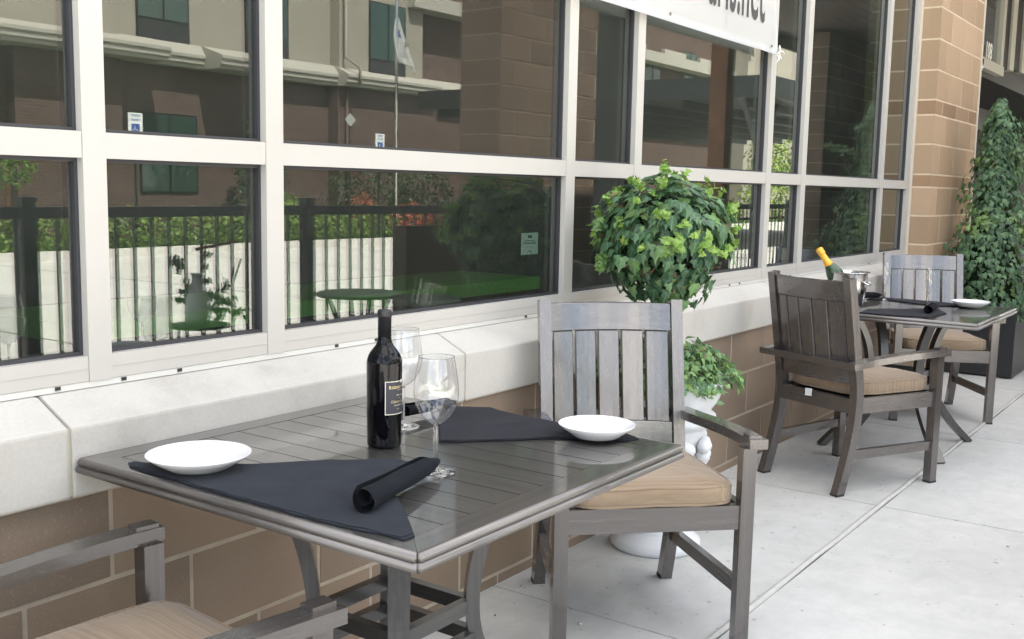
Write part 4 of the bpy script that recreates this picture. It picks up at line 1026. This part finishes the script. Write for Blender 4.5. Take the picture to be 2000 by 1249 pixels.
for x0, x1 in ((25.0, 60),):
    hb_('upper_cornice', TRIM, x0, x1, -.3, .55, 7.0, 7.45, bv=.05)
def hwin(x0, x1, z0, z1, y, panel=0, par=None):
    f = hb_('window', DB, x0, x1, y-.02, y+.03, z0, z1)
    if panel: hb_('panel', plain('dark_panel', (.03, .03, .032), .6) if 'dark_panel' not in bpy.data.materials else bpy.data.materials['dark_panel'], x0+.04, x1-.04, y+.031, y+.045, z0+.03, z0+panel, f)
    z0 += panel
    bm = BM(); w_ = x1-x0-.12; n = 26
    P = [(x0+.06+w_*i/n, y+.036+.006*math.sin(i*1.7)) for i in range(n+1)]
    for (xa, ya), (xb, yb) in zip(P, P[1:]): quad(bm, [(xa, ya, z0+.05), (xb, yb, z0+.05), (xb, yb, z1-.05), (xa, ya, z1-.05)])
    obj('curtain', bm, CURT, f)
    bm = BM(); quad(bm, [(x0+.05, y+.06, z0+.04), (x1-.05, y+.06, z0+.04), (x1-.05, y+.06, z1-.04), (x0+.05, y+.06, z1-.04)]); obj('pane', bm, HG, f)
    hb_('glazing_bar', DB, (x0+x1)/2-.02, (x0+x1)/2+.02, y+.031, y+.07, z0+.02, z1-.02, f)
hwin(15.15, 16.75, 4.80, 7.6, -.12, .55); hwin(10.3, 12.0, 4.95, 7.6, .15, .5); hwin(23.2, 24.9, 4.72, 6.95, .25, .45); hwin(18.6, 20.2, 4.8, 7.6, -.12, .55)
hwin(15.2, 17.0, 1.0, 3.05, -.20); hwin(8.6, 10.4, 1.0, 3.05, -.20); hwin(28.4, 30.0, 4.9, 6.6, -.20); hwin(41.6, 43.2, 5.4, 7.6, -.20); hwin(45.6, 47.0, 5.2, 8.0, -.20); hwin(33.5, 35, 5, 6.8, -.2)
for x0, x1, z in ((38, 41.5, 7.6), (43.3, 45.5, 7.6), (47.1, 49, 7.6)): hb_('white_band', TRIM, x0, x1, -.2, .0, z, z+.22)
hb_('stucco_block', STUC, 50, 64, -.1, 1.2, 0, 12)
bm = BM(); tube(bm, [(22.05, .38, 9), (22.05, .38, 5.1), (22.3, .75, 4.8), (22.3, .76, 4.3)], .05, 8); obj('downspout', bm, STUC, ho, smooth=True)
bm = BM(); tube(bm, [(22.2, .30, 4.25), (22.2, .30, 0)], .045, 8); obj('downspout', bm, HB, ho, smooth=True)
# porte-cochere
pc = empty('entrance_canopy', (23, -8, 0), 0, 'dark steel hotel drive-through canopy with angled braces', 'canopy')
bm = BM(); box(bm, -3.0, 14, -7, 2.6, 3.3, 3.75); obj('canopy_roof', bm, BLACKPAINT, pc)
for x, y in ((-2.5, 2.2), (5.5, 2.2), (13, 2.2)):
    bm = BM(); box(bm, x-.09, x+.09, y-.09, y+.09, -.15, 3.3); sweep(bm, [(x, y, 2.1), (x+1.0, y, 3.25)], (.08, .08)); sweep(bm, [(x, y, 2.1), (x-1.0, y, 3.25)], (.08, .08)); obj('column', bm, BLACKPAINT, pc)
for k in range(7): bm = BM(); box(bm, -2.8, 13.8, -6.5+k*1.4, -6.42+k*1.4, 3.12, 3.298); obj('beam', bm, BLACKPAINT, pc)

# flagpole and flag
fp = empty('flagpole', (15.78, -12.0-1.9, 0), 0, 'slim silver flagpole on the far kerb', 'flagpole'); fp.location = (18.0, -14.6, 0)
fp.location = (18.72, -14.6, 0)
bm = BM(); tube(bm, [(0, 0, -.1), (0, 0, 9)], .035, 12); obj('pole', bm, STEEL, fp, smooth=True)
fl = empty('white_flag', (18.72, -14.6, 4.1), 0, 'limp white flag with a dark blue emblem hanging from the flagpole', 'flag')
W_ = plain('flag_cloth', (.78, .78, .77), .8); nb = W_.node_tree.nodes['Principled BSDF']; nb.inputs['Transmission Weight'].default_value = 0
def flagpt(u, v):      # u along fly, v down the hoist
    left = -.14*math.sin(math.pi*v)*1.0; right = .04+.72*min(1, v*1.08)**1.15
    zz = 1.40-1.15*v-.22*(u*v)+.10*(1-u)*v*math.sin(u*3)
    return ((left*(1-u)+right*u), .07*math.sin(u*9+v*2)*v+.03*math.sin(u*21)*v, zz)
bm = BM(); G_ = [[bm.verts.new(flagpt(i/24, k/20+1e-4)) for k in range(21)] for i in range(25)]
for a, b in zip(G_, G_[1:]):
    for k in range(20): bm.faces.new((a[k], b[k], b[k+1], a[k+1]))
bmesh.ops.solidify(bm, geom=bm.faces[:], thickness=.004); obj('cloth', bm, W_, fl, smooth=True)
BLUE = plain('emblem_blue', (.05, .08, .25), .8)
bm = BM(); 
for i in range(6, 14):
    for k in range(6, 9): 
        q = [flagpt(a/24, b/20) for a, b in ((i, k), (i+1, k), (i+1, k+1), (i, k+1))]; quad(bm, [(x, y+.02, z) for x, y, z in q])
obj('emblem', bm, BLUE, fl)
me = text_mesh('NE', .17, .8, .004)
for v in me.vertices: v.co = Vector((.33-v.co.x, .11, .62+v.co.y-.5*v.co.x*0))
link('lettering', me, bpy.data.materials['black_ink'], fl)
SB = plain('sign_blue', (.02, .08, .35), .5); SW = plain('sign_white', (.75, .78, .76), .5)
def psign(x, z, label):
    s = empty('parking_sign', (x, -15.0+.35, 0), 0, label, 'sign', 'accessible parking signs')
    bm = BM(); box(bm, -.02, .02, -.06, -.02, -.13, z+.02); obj('post', bm, BLACKPAINT, s)
    bm = BM(); box(bm, -.16, .16, -.018, -.012, z-.50, z); obj('sign_board', bm, SW, s, bevel=.002)
    bm = BM(); box(bm, -.09, .09, -.0115, -.0095, z-.40, z-.21); sym = obj('symbol_field', bm, SB, s)
    bm = BM(); tube(bm, [(-.012+.040*math.cos(a*.5+1.9), -.007, z-.345+.040*math.sin(a*.5+1.9)) for a in range(10)], .006, 5)
    tube(bm, [(-.015, -.007, z-.245), (-.015, -.007, z-.31), (.03, -.007, z-.315), (.05, -.007, z-.37)], .008, 5); obj('wheelchair_symbol', bm, SW, sym)
    for t, dz, sz in (('RESERVED', .070, .055), ('PARKING', .150, .058)):
        me = text_mesh(t, sz, .82, .001, align='CENTER')
        link('lettering', me, SB, s, loc=(0, -.0105, z-dz), rot=(math.pi/2, 0, math.pi))
psign(18.20, 2.56, 'blue and white accessible parking sign mirrored in the wide upper pane')
psign(11.25, 2.60, 'blue and white accessible parking sign mirrored in the second upper pane')
dm = empty('diamond_sign', (17.2, -14.7, 0), 0, 'small pale diamond sign mirrored in the wide upper pane', 'sign')
bm = BM(); v = [(0, 0, 3.0), (.19, 0, 2.84), (0, 0, 2.68), (-.19, 0, 2.84)]; quad(bm, v); quad(bm, [(a, -.005, c) for a, b, c in v][::-1]); obj('sign_board', bm, plain('sign_grey', (.36, .36, .36), .6), dm)
bm = BM(); box(bm, -.012, .012, -.03, -.006, -.13, 2.7); obj('post', bm, BLACKPAINT, dm)
bpy.context.view_layer.update()

bt = empty('round_bistro_table', (2.88, -.74, 0), 0, 'small dark round patio table reflected in the wide lower pane', 'table')
bm = BM(); lathe(bm, [(0, .715), (.225, .715), (.232, .720), (.232, .728), (.225, .733), (0, .733)], 48); obj('table_top', bm, BLACKPAINT, bt, smooth=False)
for k in range(4):
    a = k*math.pi/2+.5; ca, sa = math.cos(a), math.sin(a); bm = BM(); tube(bm, spline([(.17*ca, .17*sa, .714), (.08*ca, .08*sa, .45), (.07*ca, .07*sa, .3), (.2*ca, .2*sa, .0)], 5), .012, 8); obj('leg', bm, BLACKPAINT, bt, smooth=True)
pst = empty('plant_stand', (2.06, -1.02, 0), 0, 'dark metal plant stand on the street side of the patio', 'stand')
bm = BM(); lathe(bm, [(0, .60), (.14, .60), (.14, .615), (0, .615)], 32); obj('stand_top', bm, BLACKPAINT, pst)
for k in range(3):
    a = k*2.094; bm = BM(); tube(bm, [(.11*math.cos(a), .11*math.sin(a), .6), (.15*math.cos(a), .15*math.sin(a), 0)], .008, 8); obj('leg', bm, BLACKPAINT, pst, smooth=True)
vs_ = empty('white_vase', (2.03, -1.0, .616), 0, 'tall white vase on the plant stand reflected in the second lower pane', 'vase')
bm = BM(); lathe(bm, [(0, 0), (.05, 0), (.065, .06), (.055, .13), (.03, .19), (.026, .235), (.036, .25), (.030, .248), (.022, .2), (0, .19)], 36); obj('vessel', bm, WHITEPLASTIC, vs_, smooth=True)
tiv = empty('trailing_ivy', (2.09, -1.04, .62), 0, 'loose trailing ivy sprig reflected in the second lower pane', 'plant'); items = []
for (p0, p1) in (((0, 0, .05), (-.20, .06, .33)), ((0, 0, .05), (.02, 0, .38)), ((0, 0, .05), (.22, -.03, .10)), ((0, 0, .05), (.12, .05, .22)), ((0, 0, .05), (.28, .02, .02)), ((0, 0, .03), (-.1, -.05, .15))):
    for k in range(26):
        t = rnd.random(); p = Vector(p0).lerp(Vector(p1), t)+rv()*.028; items.append((p, rv()+Vector((0, 1, .2)), DOWN+rv()*.8, rnd.uniform(.025, .045), 0))
leafmesh('foliage', items, IVY, tiv)
bm = BM(); tube(bm, [(0, 0, 0), (.02, 0, .38)], .006, 6); tube(bm, [(-.05, .02, .36), (.20, .02, .39)], .008, 6); tube(bm, [(.24, 0, .30), (.18, 0, .16)], .006, 6); obj('twigs', bm, BARK, tiv)

bm = BM(); lr = random.Random(21)
for i in range(70):
    x = lr.uniform(1.2, 6.5); y = (lr.uniform(.60, .925) if i < 40 else lr.uniform(-.9, .9)); a = lr.random()*6.28; q = lr.uniform(.003, .009)
    if abs(y-.188) < .03: continue
    pts_ = [(x+q*math.cos(a+t)*k_, y+q*math.sin(a+t)*k_, .0015+lr.random()*.003) for t, k_ in ((0, 1), (1.3, .5), (3.1, 1), (4.6, .45))]
    quad(bm, pts_)
tag(obj('leaf_litter', bm, plain('dry_litter', (.16, .13, .09), .9)), 'fine dry leaf litter scattered on the paving by the wall', 'litter', kind='stuff')
bm = BM()
for (x, y, r_) in ((2.44, .665, .008), (1.40, .55, .007), (3.0, -.35, .006), (1.62, .80, .005), (2.9, .84, .006)):
    lathe(bm, [(0, 0), (r_, r_*.3), (r_*.8, r_*.9), (0, r_*1.1)], 8, cx=x, cy=y)
tag(obj('loose_gravel', bm, plain('pebble_grey', (.42, .41, .38), .8), smooth=True), 'few small pale pebbles lying on the paving', 'gravel', kind='stuff')
